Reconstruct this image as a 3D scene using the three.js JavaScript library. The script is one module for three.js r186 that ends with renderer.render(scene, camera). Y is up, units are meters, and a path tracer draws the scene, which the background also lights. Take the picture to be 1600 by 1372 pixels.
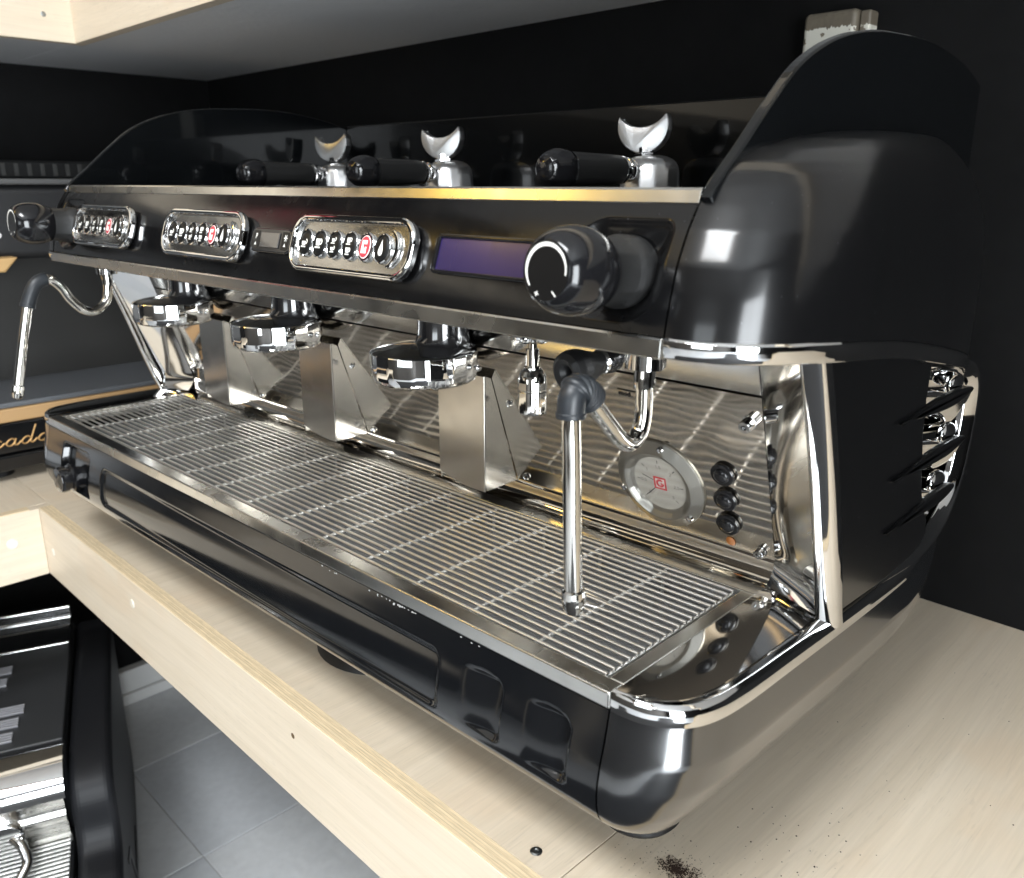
import * as THREE from 'three';
import { RoundedBoxGeometry } from 'three/addons/geometries/RoundedBoxGeometry.js';
import { mergeGeometries, mergeVertices, toCreasedNormals } from 'three/addons/utils/BufferGeometryUtils.js';
import { RectAreaLightUniformsLib } from 'three/addons/lights/RectAreaLightUniformsLib.js';

// ---------------------------------------------------------------- camera, light, exposure
const scene = new THREE.Scene();
scene.background = new THREE.Color(0x000000);
const camera = new THREE.PerspectiveCamera(54.62, 1600 / 1372, 0.02, 60);
camera.position.set(0.7173, 0.464, 0.3608);
camera.rotation.order = 'YXZ';
camera.rotation.set(-0.290831, 0.757999, 0.00142);
camera.focus = 0.72;
camera.userData.fStop = 9;
const renderer = new THREE.WebGLRenderer({ antialias: true });
renderer.toneMapping = THREE.LinearToneMapping;
renderer.toneMappingExposure = 1.1;
renderer.shadowMap.enabled = true;
RectAreaLightUniformsLib.init();

const ROOM = -0.0292;                              // the room is turned a little against the machine
const LIGHT = { ceiling: 17.5, door: 2, glass: 13, lamp: 13 };  // strengths of the ceiling panel, the doorway and the yellow lamp

// ---------------------------------------------------------------- helpers
let seed = 7;
const rnd = () => { seed = (seed * 1664525 + 1013904223) >>> 0; return seed / 4294967296; };
const hash = (x, y, s = 0) => { let h = Math.imul(x | 0, 374761393) ^ Math.imul(y | 0, 668265263) ^ Math.imul(s + 11, 1274126177); h = Math.imul(h ^ (h >>> 13), 1274126177); return ((h ^ (h >>> 16)) >>> 0) / 4294967296; };
const mod = (a, n) => ((a % n) + n) % n;
function vnoise(x, y, px, py, s) {                  // value noise that repeats after px, py cells
  const x0 = Math.floor(x), y0 = Math.floor(y), fx = x - x0, fy = y - y0, u = fx * fx * (3 - 2 * fx), v = fy * fy * (3 - 2 * fy);
  const a = hash(mod(x0, px), mod(y0, py), s), b = hash(mod(x0 + 1, px), mod(y0, py), s), c = hash(mod(x0, px), mod(y0 + 1, py), s), d = hash(mod(x0 + 1, px), mod(y0 + 1, py), s);
  return (a + (b - a) * u) * (1 - v) + (c + (d - c) * u) * v;
}
function fbm(u, v, fx, fy, oct, s) { let t = 0, a = 0.5, n = 0; for (let o = 0; o < oct; o++) { t += a * vnoise(u * fx, v * fy, fx, fy, s + o); n += a; a *= 0.55; fx *= 2; fy *= 2; } return t / n; }
const clamp = (x, a = 0, b = 1) => Math.min(b, Math.max(a, x));
const sstep = (a, b, x) => { const t = clamp((x - a) / (b - a)); return t * t * (3 - 2 * t); };
const lerp = (a, b, t) => a + (b - a) * t;
function interp(tab, x) {                            // piecewise linear table [[x, y], ...], x rising
  if (x <= tab[0][0]) return tab[0][1];
  for (let i = 1; i < tab.length; i++) if (x <= tab[i][0]) return lerp(tab[i - 1][1], tab[i][1], (x - tab[i - 1][0]) / (tab[i][0] - tab[i - 1][0]));
  return tab[tab.length - 1][1];
}
function tex(w, h, fn, srgb = true, float = false) {
  const d = float ? new Float32Array(w * h * 4) : new Uint8Array(w * h * 4), F = float ? 1 : 255;
  for (let j = 0; j < h; j++) for (let i = 0; i < w; i++) {
    const c = fn(i / w, j / h, i, j), k = (j * w + i) * 4;
    if (typeof c === 'number') d[k] = d[k + 1] = d[k + 2] = clamp(c) * F; else { d[k] = clamp(c[0]) * F; d[k + 1] = clamp(c[1]) * F; d[k + 2] = clamp(c[2]) * F; }
    d[k + 3] = F;
  }
  const t = new THREE.DataTexture(d, w, h, THREE.RGBAFormat, float ? THREE.FloatType : THREE.UnsignedByteType);
  t.wrapS = t.wrapT = THREE.RepeatWrapping; t.magFilter = THREE.LinearFilter; t.minFilter = THREE.LinearMipmapLinearFilter; t.generateMipmaps = true;
  if (srgb) t.colorSpace = THREE.SRGBColorSpace;
  t.needsUpdate = true; return t;
}
function canvasTex(w, h, draw, srgb = true) {
  const c = document.createElement('canvas'); c.width = w; c.height = h;
  draw(c.getContext('2d'), w, h);
  const t = new THREE.CanvasTexture(c); if (srgb) t.colorSpace = THREE.SRGBColorSpace; return t;
}
const used = {};
function numbered(n) { const k = used[n] = (used[n] ?? -1) + 1; return k ? `${n}_${String(k).padStart(3, '0')}` : n; }
function mesh(name, geo, mat, parent = scene) {
  const m = new THREE.Mesh(geo, mat); m.name = parent === scene ? numbered(name) : name; m.castShadow = m.receiveShadow = true; parent.add(m); return m;
}
const kids = new Map();
function part(name, geo, mat, parent) {              // alike parts of one thing take a number
  const key = parent.uuid + name, k = (kids.get(key) ?? -1) + 1; kids.set(key, k);
  const m = mesh(name, geo, mat, parent); if (k) m.name = `${name}_${String(k).padStart(3, '0')}`; return m;
}
function thing(name, label, category, group) {
  const o = new THREE.Group(); o.name = numbered(name); o.userData = { label, category }; if (group) o.userData.group = group; scene.add(o); return o;
}
const structure = (o, label) => { o.userData.kind = 'structure'; if (label) o.userData.label = label; return o; };
const merge = (list) => mergeGeometries(list.map((g) => { const q = g.index ? g.toNonIndexed() : g; for (const k of Object.keys(q.attributes)) if (!['position', 'normal', 'uv'].includes(k)) q.deleteAttribute(k); return q; }));
function uvBox(g, axis = 'x', du = 0, dv = 0) {      // uv in metres, u along the grain
  g = g.index ? g.toNonIndexed() : g;
  const p = g.attributes.position, n = g.attributes.normal, uv = new Float32Array(p.count * 2);
  for (let i = 0; i < p.count; i++) {
    const P = [p.getX(i), p.getY(i), p.getZ(i)], N = [Math.abs(n.getX(i)), Math.abs(n.getY(i)), Math.abs(n.getZ(i))];
    const d = N.indexOf(Math.max(...N)), g0 = 'xyz'.indexOf(axis), rest = [0, 1, 2].filter((k) => k !== d);
    const a = rest.includes(g0) ? g0 : rest[0], b = rest.find((k) => k !== a);
    uv[2 * i] = P[a] + du; uv[2 * i + 1] = P[b] + dv;
  }
  g.setAttribute('uv', new THREE.BufferAttribute(uv, 2)); return g;
}
// a box from its lowest to its highest corner, edges rounded by r
function box(x0, y0, z0, x1, y1, z1, r = 0.001, seg = 2, axis = 'x') {
  const w = x1 - x0, h = y1 - y0, d = z1 - z0, rr = Math.min(r, w / 2.01, h / 2.01, d / 2.01);
  const g = new RoundedBoxGeometry(w, h, d, seg, rr); g.translate((x0 + x1) / 2, (y0 + y1) / 2, (z0 + z1) / 2); return uvBox(g, axis);
}
function grid(nu, nv, f, flip = false) {             // f(u, v) -> [x, y, z, s?, t?]
  const pos = [], uv = [], idx = [];
  for (let j = 0; j <= nv; j++) for (let i = 0; i <= nu; i++) { const q = f(i / nu, j / nv); pos.push(q[0], q[1], q[2]); uv.push(q[3] ?? i / nu, q[4] ?? j / nv); }
  for (let j = 0; j < nv; j++) for (let i = 0; i < nu; i++) {
    const a = j * (nu + 1) + i, b = a + 1, c = a + nu + 1, d = c + 1;
    flip ? idx.push(a, c, b, b, c, d) : idx.push(a, b, c, b, d, c);
  }
  const g = new THREE.BufferGeometry(); g.setAttribute('position', new THREE.Float32BufferAttribute(pos, 3)); g.setAttribute('uv', new THREE.Float32BufferAttribute(uv, 2)); g.setIndex(idx); g.computeVertexNormals(); return g;
}
const V2 = (a) => a.map((p) => new THREE.Vector2(p[0], p[1]));
const V3 = (a) => a.map((p) => new THREE.Vector3(...p));
function lathe(pts, seg = 40, crease = 0.6) { return toCreasedNormals(new THREE.LatheGeometry(V2(pts), seg), crease); } // axis y
const alongZ = (g) => g.rotateX(Math.PI / 2);        // axis y -> axis z
function tube(points, r, seg = 60, rad = 16, tension = 0.5) { return new THREE.TubeGeometry(new THREE.CatmullRomCurve3(V3(points), false, 'catmullrom', tension), seg, r, rad, false); }
function cyl(r, h, seg = 12, r2 = r) { return new THREE.CylinderGeometry(r, r2, h, seg); }
function extrude(shape, depth, bevel = 0, seg = 2, curve = 24) {
  return new THREE.ExtrudeGeometry(shape, { depth: depth - 2 * bevel, bevelEnabled: bevel > 0, bevelSize: bevel, bevelThickness: bevel, bevelOffset: -bevel, bevelSegments: seg, curveSegments: curve }).translate(0, 0, bevel);
}
const poly = (pts) => new THREE.Shape(V2(pts));
function splineShape(pts, n = 80, closed = true) { return new THREE.Shape(new THREE.CatmullRomCurve3(pts.map((p) => new THREE.Vector3(p[0], p[1], 0)), closed, 'catmullrom', 0.5).getPoints(n).map((p) => new THREE.Vector2(p.x, p.y))); }
// shape given as (z, y) points, extruded along x from x0 to x1
function extrudeX(shape, x0, x1, bevel = 0, seg = 2, curve = 24) { return extrude(shape, Math.abs(x1 - x0), bevel, seg, curve).rotateY(-Math.PI / 2).scale(1, 1, 1).translate(Math.max(x0, x1), 0, 0); }
function stadium(w, h, r) { const s = new THREE.Shape(), x = w / 2, y = h / 2; r = Math.min(r, x, y); s.moveTo(-x + r, -y); s.lineTo(x - r, -y); s.absarc(x - r, -y + r, r, -Math.PI / 2, 0); s.lineTo(x, y - r); s.absarc(x - r, y - r, r, 0, Math.PI / 2); s.lineTo(-x + r, y); s.absarc(-x + r, y - r, r, Math.PI / 2, Math.PI); s.lineTo(-x, -y + r); s.absarc(-x + r, -y + r, r, Math.PI, 1.5 * Math.PI); return s; }

// ---------------------------------------------------------------- materials
const lin = (r, g, b) => new THREE.Color().setRGB(r, g, b);
const S = (color, roughness, metalness = 0, extra = {}) => new THREE.MeshStandardMaterial({ color, roughness, metalness, ...extra });
const P = (color, roughness, metalness = 0, extra = {}) => new THREE.MeshPhysicalMaterial({ color, roughness, metalness, ...extra });
// birch laminate: u along the grain; the tile is 1.2 m x 0.6 m
const woodMap = tex(2048, 1024, (u, v) => {
  const warp = fbm(u, v, 3, 4, 3, 5), line = fbm(u, v + 0.035 * warp, 4, 54, 3, 21), fine = fbm(u, v + 0.01 * warp, 24, 420, 2, 33), cloud = fbm(u, v, 4, 3, 3, 44);
  const ring = Math.abs(Math.sin((v + 0.22 * fbm(u, v, 2, 2, 3, 71)) * Math.PI * 26));
  const k = 0.985 - 0.055 * (line - 0.5) - 0.04 * (fine - 0.5) - 0.035 * Math.pow(1 - ring, 9) * fbm(u, v, 5, 5, 2, 77) + 0.045 * (cloud - 0.5);
  const pore = 1 - 0.035 * sstep(0.78, 0.9, fbm(u, v + 0.01 * warp, 70, 600, 1, 88)) * sstep(0.4, 0.6, fbm(u, v, 9, 9, 2, 89)), st = 1 - 0.014 * sstep(0.6, 0.78, fbm(u, v, 7, 5, 4, 99));
  return [0.86 * k * pore, (0.803 * k - 0.008 * (line - 0.5)) * pore * st, (0.718 * k - 0.02 * (line - 0.5)) * pore * st * st];
});
woodMap.repeat.set(1 / 0.96, 1 / 0.48);
const M = {};
M.wood = S(0xffffff, 0.42, 0, { map: woodMap });
const plyMap = tex(512, 64, (u, v, i, j) => {
  const layer = Math.floor(v * 7), edge = Math.abs(v * 7 - Math.round(v * 7)), grain = fbm(u, v, 40, 64, 3, 3 + layer), base = layer % 2 ? [0.87, 0.785, 0.645] : [0.9, 0.82, 0.685];
  const k = 0.86 + 0.24 * grain - (edge < 0.08 ? 0.10 : 0);
  return base.map((c) => c * k);
});
plyMap.repeat.set(1 / 0.5, 1 / 0.018);
M.ply = S(0xffffff, 0.7, 0, { map: plyMap });
const wallMap = tex(512, 512, (u, v) => { const a = fbm(u, v, 6, 6, 5, 61), b = fbm(u, v, 64, 64, 2, 63); const k = 0.068 + 0.035 * (a - 0.5) + 0.014 * (b - 0.5); return [k, k, k * 1.03]; });
const wallBump = tex(512, 512, (u, v) => 0.6 * fbm(u, v, 40, 40, 3, 64) + 0.4 * fbm(u, v, 160, 160, 2, 65), false);
M.blackWall = P(0xffffff, 0.8, 0, { specularIntensity: 0.3, map: wallMap, bumpMap: wallBump, bumpScale: 0.0004 });
M.white = S(lin(0.87, 0.875, 0.88), 0.3, 0, { bumpMap: wallBump, bumpScale: 0.0008 });
M.cream = S(lin(0.05, 0.045, 0.04), 0.7);
const spotMap = tex(512, 512, (u, v) => { const a = fbm(u, v, 5, 5, 5, 81), b = fbm(u, v, 90, 90, 2, 83); const k = 0.84 + 0.035 * (a - 0.5) + 0.05 * (b - 0.5); return [k * 0.99, k * 1.0, k * 1.01]; });
M.tile = S(0xffffff, 0.3, 0, { map: spotMap });
M.tile2 = S(lin(0.92, 0.93, 0.95), 0.4, 0, { map: spotMap });
M.grout = S(lin(0.5, 0.5, 0.5), 0.9);
// scratches and smudges for lacquer and steel
const smudge = tex(512, 512, (u, v) => { const a = fbm(u, v, 5, 5, 5, 91), b = fbm(u, v, 50, 50, 3, 93); return 0.5 + 0.55 * (a - 0.5) + 0.3 * (b - 0.5); }, false);
const wave = tex(256, 256, (u, v) => { const q = (x) => x; return q(fbm(u, v, 5, 6, 2, 95)); }, false, true);
const brush = tex(512, 512, (u, v) => 0.5 + 0.5 * (fbm(u, v, 6, 200, 3, 97) - 0.5) + 0.35 * (fbm(u, v, 8, 8, 3, 98) - 0.5), false);
const dust = tex(1024, 1024, (u, v, i, j) => {        // near-black lacquer with specks and little scuffs
  const h = hash(i >> 1, j >> 1, 5), k = h > 0.9995 ? 0.34 : 0.05;
  return [k, k, k * 1.06];
});
dust.repeat.set(2, 2);
M.panelBlack = P(0xffffff, 0.42, 0, { map: dust, specularIntensity: 0.7, roughnessMap: smudge, clearcoat: 0.3, clearcoatRoughness: 0.14 });
M.gloss = P(0xffffff, 0.3, 0, { map: dust, specularIntensity: 0.35, clearcoat: 0.8, clearcoatRoughness: 0.15 });
M.baseBlack = P(lin(0.005, 0.0055, 0.0065), 0.3, 0, { roughnessMap: smudge, specularIntensity: 0.7, clearcoat: 0.6, clearcoatRoughness: 0.1 });
M.capBlack = P(lin(0.005, 0.0055, 0.0065), 0.17, 0, { ior: 2.2, clearcoat: 0.8, clearcoatRoughness: 0.06 });
M.wing = P(lin(0.003, 0.0035, 0.004), 0.2, 0, { specularIntensity: 0.3, clearcoat: 0.5, clearcoatRoughness: 0.04 });
M.matteBlack = S(lin(0.007, 0.0073, 0.0076), 0.45);
M.rubber = S(lin(0.006, 0.006, 0.0065), 0.5);
M.grayRubber = S(lin(0.016, 0.019, 0.023), 0.4);
M.bakelite = P(lin(0.008, 0.008, 0.009), 0.26, 0, { specularIntensity: 0.6, roughnessMap: smudge, clearcoat: 0.4, clearcoatRoughness: 0.12 });
M.wornBakelite = S(lin(0.012, 0.012, 0.012), 0.5);
M.chrome = S(lin(0.78, 0.78, 0.78), 0.05, 1);
M.chromeWavy = S(lin(0.8, 0.8, 0.8), 0.06, 1, { bumpMap: wave, bumpScale: 0.0007 });
M.oldChrome = S(lin(0.66, 0.66, 0.66), 0.13, 1, { roughnessMap: smudge });
M.darkChrome = P(lin(0.012, 0.012, 0.013), 0.12, 0, { ior: 1.9, clearcoat: 1, clearcoatRoughness: 0.05 });
M.steel = S(lin(0.6, 0.59, 0.57), 0.2, 1, { roughnessMap: brush });
M.splash = S(lin(0.74, 0.69, 0.615), 0.15, 1, { roughnessMap: smudge, bumpMap: wave, bumpScale: 0.0007 });
M.guard = S(lin(0.58, 0.56, 0.525), 0.36, 1, { roughnessMap: smudge });
M.satin = S(lin(0.68, 0.67, 0.64), 0.46, 1, { roughnessMap: smudge });
M.pan = S(lin(0.15, 0.155, 0.16), 0.42, 0.35);
M.gaugeSatin = S(lin(0.38, 0.365, 0.33), 0.36, 1);
M.wire = S(lin(0.86, 0.85, 0.83), 0.34, 1);
M.spout = S(lin(0.66, 0.66, 0.66), 0.33, 1);
M.padSteel = S(lin(0.6, 0.6, 0.56), 0.28, 1, { roughnessMap: smudge });
M.tube = S(lin(0.68, 0.66, 0.62), 0.13, 1, { roughnessMap: smudge });
const lcdMap = tex(256, 64, (u, v) => { const a = fbm(u, v, 6, 3, 4, 12), t = sstep(0, 0.25, u) * sstep(1, 0.55, v), m = Math.abs((u - 0.55) * 4 + (v - 0.5) * -1.2), k = 0.4 + 0.55 * t + 0.5 * (a - 0.5) + 0.35 * sstep(0.06, 0, m) * fbm(u, v, 20, 8, 2, 14); return [0.085 * k, 0.062 * k, 0.21 * k]; });
M.screen = P(lin(0.02, 0.014, 0.06), 0.2, 0, { emissive: 0xffffff, emissiveMap: lcdMap, emissiveIntensity: 0.75, clearcoat: 0.6, clearcoatRoughness: 0.1 });
M.offScreen = P(lin(0.06, 0.055, 0.05), 0.15, 0, { clearcoat: 1, clearcoatRoughness: 0.05 });
M.amber = P(lin(0.3, 0.1, 0.02), 0.2, 0, { clearcoat: 1, clearcoatRoughness: 0.05 });
M.gold = S(lin(0.5, 0.3, 0.12), 0.35, 0.6);
M.brownWood = S(lin(0.42, 0.26, 0.12), 0.5);
M.coffee = S(lin(0.032, 0.016, 0.009), 0.95);
M.zinc = S(lin(0.35, 0.36, 0.35), 0.35, 1);
M.capWhite = S(lin(0.74, 0.68, 0.58), 0.5);
M.greyBase = S(lin(0.7, 0.7, 0.69), 0.5);

// ================================================================ THE ROOM (in its own, slightly turned axes)
const room = (o) => { o.rotation.y = ROOM; return o; };
const ZW = -0.637, XL = -1.231, FLOOR = -0.75, CEIL = 1.75, XR = 2.5, ZF = 2.3, T = 0.1;
room(structure(mesh('wall_back', uvBox(new THREE.BoxGeometry(XR - XL + 2 * T, CEIL - FLOOR + 2 * T, T).translate((XR + XL) / 2, (CEIL + FLOOR) / 2, ZW - T / 2)), M.blackWall), 'black painted back wall behind the espresso machine'));
const wallLeft = room(structure(mesh('wall_left', uvBox(new THREE.BoxGeometry(T, CEIL - FLOOR + 2 * T, ZF - ZW).translate(XL - T / 2, (CEIL + FLOOR) / 2, (ZF + ZW) / 2), 'z'), M.blackWall), 'black painted wall on the left'));
part('skirting_board', merge([box(XL, FLOOR + 0.03, ZW + 0.004, XL + 0.026, FLOOR + 0.088, -0.255, 0.003, 2, 'z'), box(XL, FLOOR + 0.0005, ZW + 0.004, XL + 0.034, FLOOR + 0.0295, -0.255, 0.004, 2, 'z')]), M.greyBase, wallLeft);
room(structure(mesh('ceiling', new THREE.BoxGeometry(XR - XL + 2 * T, T, ZF - ZW + 2 * T).translate((XR + XL) / 2, CEIL + T / 2, (ZF + ZW) / 2), M.white)));
// floor: a bed of grout and the tiles on it
const floor = room(structure(mesh('floor', new THREE.BoxGeometry(XR - XL, T, ZF - ZW).translate((XR + XL) / 2, FLOOR - T / 2 - 0.003, (ZF + ZW) / 2), M.grout), 'grey tiled floor'));
{
  const s = 0.3355, at = FLOOR;
  const variants = [0, 1, 2].map((k) => uvBox(new RoundedBoxGeometry(s - 0.003, 0.008, s - 0.003, 1, 0.0012), 'x', k * 0.37, k * 0.21));
  for (let i = -2; i < 10; i++) for (let j = -3; j < 8; j++) {
    const x0 = -0.61 + s * i, z0 = -0.174 + s * j; // joints measured where they show under the counter
    if (x0 + s > XR || z0 + s > ZF || x0 < XL - 0.3 || z0 < ZW - 0.3) continue;
    const t = part('tile', variants[(i * 7 + j * 3 + 30) % 3], (i + 2 * j + 12) % 3 ? M.tile : M.tile2, floor); t.position.set(x0 + s / 2, at - 0.004, z0 + s / 2);
  }
}
// front wall with a bright doorway at the right of it; right wall
const DX0 = 0.3, DX1 = 1.3, DY0 = 0.2, DY1 = 0.95;
const GZ0 = 0.75, GZ1 = 1.85, GY1 = 1.15;
room(structure(mesh('wall_front', merge([
  box(XL - T, FLOOR - T, ZF, DX0, CEIL + T, ZF + T, 0.001), box(DX1, FLOOR - T, ZF, XR + T, CEIL + T, ZF + T, 0.001),
  box(DX0, FLOOR - T, ZF, DX1, DY0, ZF + T, 0.001), box(DX0, DY1, ZF, DX1, CEIL + T, ZF + T, 0.001)]), M.cream)));
room(structure(mesh('wall_right', merge([box(XR, FLOOR - T, ZW - T, XR + T, CEIL + T, GZ0, 0.001), box(XR, FLOOR - T, GZ1, XR + T, CEIL + T, ZF, 0.001), box(XR, GY1, GZ0, XR + T, CEIL + T, GZ1, 0.001)]), M.blackWall)));
{
  const w = room(thing('glass_door', 'bright glass door with white frame in the right-hand wall', 'door'));
  part('pane', new THREE.BoxGeometry(0.01, GY1 - FLOOR, GZ1 - GZ0).translate(XR + 0.03, (GY1 + FLOOR) / 2, (GZ0 + GZ1) / 2), S(lin(0.6, 0.65, 0.7), 0.3, 0, { emissive: lin(0.82, 0.92, 1.0), emissiveIntensity: 4 }), w);
  const f = []; for (const z of [GZ0 + 0.03, (GZ0 + GZ1) / 2, GZ1 - 0.03]) f.push(box(XR - 0.02, FLOOR, z - 0.03, XR + 0.02, GY1, z + 0.03, 0.003));
  part('frame', merge(f), S(lin(0.6, 0.58, 0.52), 0.5), w);
  const l = new THREE.RectAreaLight(new THREE.Color(0.93, 0.97, 1.0), LIGHT.glass, GZ1 - GZ0, GY1 - FLOOR); l.position.set(XR - 0.03, (GY1 + FLOOR) / 2, (GZ0 + GZ1) / 2); l.rotation.y = Math.PI / 2; l.name = 'glass_door_light'; w.add(l);
}
{
  const w = room(thing('window', 'bright window with white bars in the wall opposite the machine', 'window'));
  part('pane', new THREE.BoxGeometry(DX1 - DX0, DY1 - DY0, 0.01).translate((DX0 + DX1) / 2, (DY0 + DY1) / 2, ZF + 0.03), S(lin(0.6, 0.65, 0.7), 0.3, 0, { emissive: lin(0.86, 0.94, 1.0), emissiveIntensity: 1.6 }), w);
  const f = []; for (const x of [DX0 + 0.025, DX0 + 0.36, DX0 + 0.66, DX1 - 0.025]) f.push(box(x - 0.025, DY0, ZF - 0.02, x + 0.025, DY1, ZF + 0.02, 0.003));
  part('frame', merge(f), S(lin(0.6, 0.55, 0.45), 0.5), w);
  const l = new THREE.RectAreaLight(new THREE.Color(0.9, 0.96, 1.0), LIGHT.door, DX1 - DX0, DY1 - DY0); l.position.set((DX0 + DX1) / 2, (DY0 + DY1) / 2, ZF - 0.03); l.rotation.y = 0; w.add(l);
  l.name = 'window_light';
}
{
  const cx = 0.42, cz = 1.02, w = 0.86, d = 0.5;
  const c = room(thing('ceiling_light', 'large white ceiling light panel in a brown wooden frame', 'ceiling light'));
  part('diffuser', new THREE.BoxGeometry(w, 0.01, d).translate(cx, CEIL - 0.012, cz), S(lin(0.8, 0.8, 0.8), 0.5, 0, { emissive: lin(0.9, 0.96, 1.0), emissiveIntensity: 12 }), c);
  part('frame', merge([box(cx - w / 2 - 0.07, CEIL - 0.05, cz - d / 2 - 0.07, cx + w / 2 + 0.07, CEIL, cz - d / 2, 0.004), box(cx - w / 2 - 0.07, CEIL - 0.05, cz + d / 2, cx + w / 2 + 0.07, CEIL, cz + d / 2 + 0.07, 0.004),
    box(cx - w / 2 - 0.07, CEIL - 0.05, cz - d / 2, cx - w / 2, CEIL, cz + d / 2, 0.004), box(cx + w / 2, CEIL - 0.05, cz - d / 2, cx + w / 2 + 0.07, CEIL, cz + d / 2, 0.004)]), M.brownWood, c);
  const l = new THREE.RectAreaLight(new THREE.Color(0.97, 0.985, 1.0), LIGHT.ceiling, w, d); l.position.set(cx, CEIL - 0.03, cz); l.rotation.x = -Math.PI / 2; l.name = 'ceiling_panel_light'; c.add(l);
}
{
  const w = 0.17, h = 0.3, y = 1.45, z = 1.22;
  const c = room(thing('wall_lamp', 'yellow glowing wall lamp high on the left wall', 'wall lamp'));
  part('glowing_shade', new THREE.BoxGeometry(0.03, h, w).translate(XL + 0.035, y, z), S(lin(0.8, 0.6, 0.15), 0.5, 0, { emissive: lin(1, 0.62, 0.1), emissiveIntensity: 8 }), c);
  part('back_plate', new THREE.BoxGeometry(0.018, h + 0.03, w + 0.03).translate(XL + 0.01, y, z), M.brownWood, c);
  const l = new THREE.RectAreaLight(new THREE.Color(1, 0.68, 0.18), LIGHT.lamp, w, h); l.position.set(XL + 0.06, y, z); l.rotation.y = -Math.PI / 2; l.name = 'wall_lamp_light'; c.add(l);
}
// ---- overhead shelf (L-shaped)
{
  const s = room(thing('overhead_shelf', 'L-shaped shelf with cream wooden edge boards and grey painted underside above the machine', 'shelf'));
  part('underside_panel', box(XL, 0.688, ZW, XR, 0.704, -0.2335, 0.001), M.white, s);
  part('underside_panel', box(XL, 0.688, -0.2335, -0.8435, 0.704, ZF, 0.001), M.white, s);
  part('edge_board', box(-0.825, 0.68, -0.233, XR, 0.80, -0.215, 0.0012), M.wood, s);
  part('edge_board', box(-0.843, 0.68, -0.233, -0.825, 0.80, ZF, 0.0012, 2, 'z'), M.wood, s);
  part('top_panel', box(XL, 0.704, ZW, XR, 0.72, -0.2335, 0.001), M.wood, s);
  const sc = part('screw', alongZ(lathe([[0, 0.001], [0.0022, 0.001], [0.0036, 0.0004], [0.004, 0]], 18)), M.zinc, s); sc.position.set(-0.825, 0.718, -0.173); sc.rotation.y = Math.PI / 2;
  const bx = room(thing('storage_box', 'red storage box standing on the left shelf', 'box'));
  part('body', box(-1.19, 0.705, 0.24, -0.95, 1.06, 0.44, 0.01), S(lin(0.3, 0.012, 0.02), 0.5), bx); part('lid', box(-1.2, 1.0605, 0.23, -0.94, 1.08, 0.45, 0.008), S(lin(0.3, 0.015, 0.02), 0.5), bx);
}
// ---- the counter (L-shaped)
{
  const c = room(thing('wooden_counter', 'cream birch counter with a plywood-edged front board, under the espresso machine', 'counter'));
  const R = 0.0008;
  part('counter_board', box(XL, -0.018, ZW, 0.4107, 0, -0.0157, R, 2, 'z'), M.wood, c);
  part('counter_board', uvBox(box(0.4113, -0.018, ZW, 1.75, 0, -0.0157, R, 2, 'z'), 'z', 0.31, 0.17), M.wood, c);
  part('counter_board', box(XL, -0.018, -0.0151, -0.6297, 0, ZF - 0.3, R, 2, 'x'), M.wood, c);
  const frontG = box(-0.6292, -0.106, -0.0153, 1.75, -0.0005, 0.0025, R, 2, 'x'), leftG = box(-0.629, -0.106, 0.0029, -0.611, -0.0005, ZF - 0.3, R, 2, 'z');
  const fb = part('front_board', frontG, M.wood, c), lb = part('front_board', leftG, M.wood, c);
  part('plywood_edge', uvBox(new THREE.BoxGeometry(1.75 + 0.6105, 0.0012, 0.0168).translate((1.75 - 0.6105) / 2, 0.0002, -0.0064), 'x', 0, 0.0148), M.ply, fb);
  part('plywood_edge', uvBox(new THREE.BoxGeometry(0.0168, 0.0012, ZF - 0.32).translate(-0.62, 0.0002, (ZF - 0.3 + 0.0105) / 2), 'z', 0, 0.6284), M.ply, lb);
  const capG = alongZ(lathe([[0, 0.0012], [0.005, 0.001], [0.0062, 0]], 20));
  for (const [x, y] of [[-0.275, -0.033], [-0.575, -0.06]]) part('screw_cap', capG, M.capWhite, fb).position.set(x, y, 0.0026);
  const cap = part('screw_cap', capG, M.capWhite, lb); cap.position.set(-0.6109, -0.045, 0.045); cap.rotation.y = Math.PI / 2; cap.scale.set(1.35, 1.35, 1);
  const hole = alongZ(lathe([[0, 0.0002], [0.0022, 0.0002], [0.003, 0.0001]], 14)); part('nail_hole', hole, S(lin(0.12, 0.07, 0.03), 0.9), fb).position.set(0.099, -0.031, 0.0026);
  const sg = lathe([[0, 0.0003], [0.0012, 0.0003], [0.0016, 0.0012], [0.0034, 0.0009], [0.0046, 0]], 22);
  part('screw', sg, M.zinc, c).position.set(0.382, 0.0002, -0.03);
  // legs and rear carcass that hold the counter up (in the dark below it)
  for (const [x, z] of [[1.7, -0.05], [-0.66, ZF - 0.4]]) part('leg', box(x - 0.03, FLOOR, z - 0.03, x + 0.03, -0.1065, z + 0.03, 0.002), M.wood, c);
}
// ---- a dark rubber mat on the floor where the barista stands
{
  const m = room(thing('floor_mat', 'dark rubber mat on the tiles in front of the counter', 'mat'));
  part('sheet', box(-0.25, FLOOR + 0.0005, 0.12, 1.9, FLOOR + 0.012, 1.5, 0.005, 2), S(lin(0.015, 0.015, 0.016), 0.8), m);
}
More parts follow.
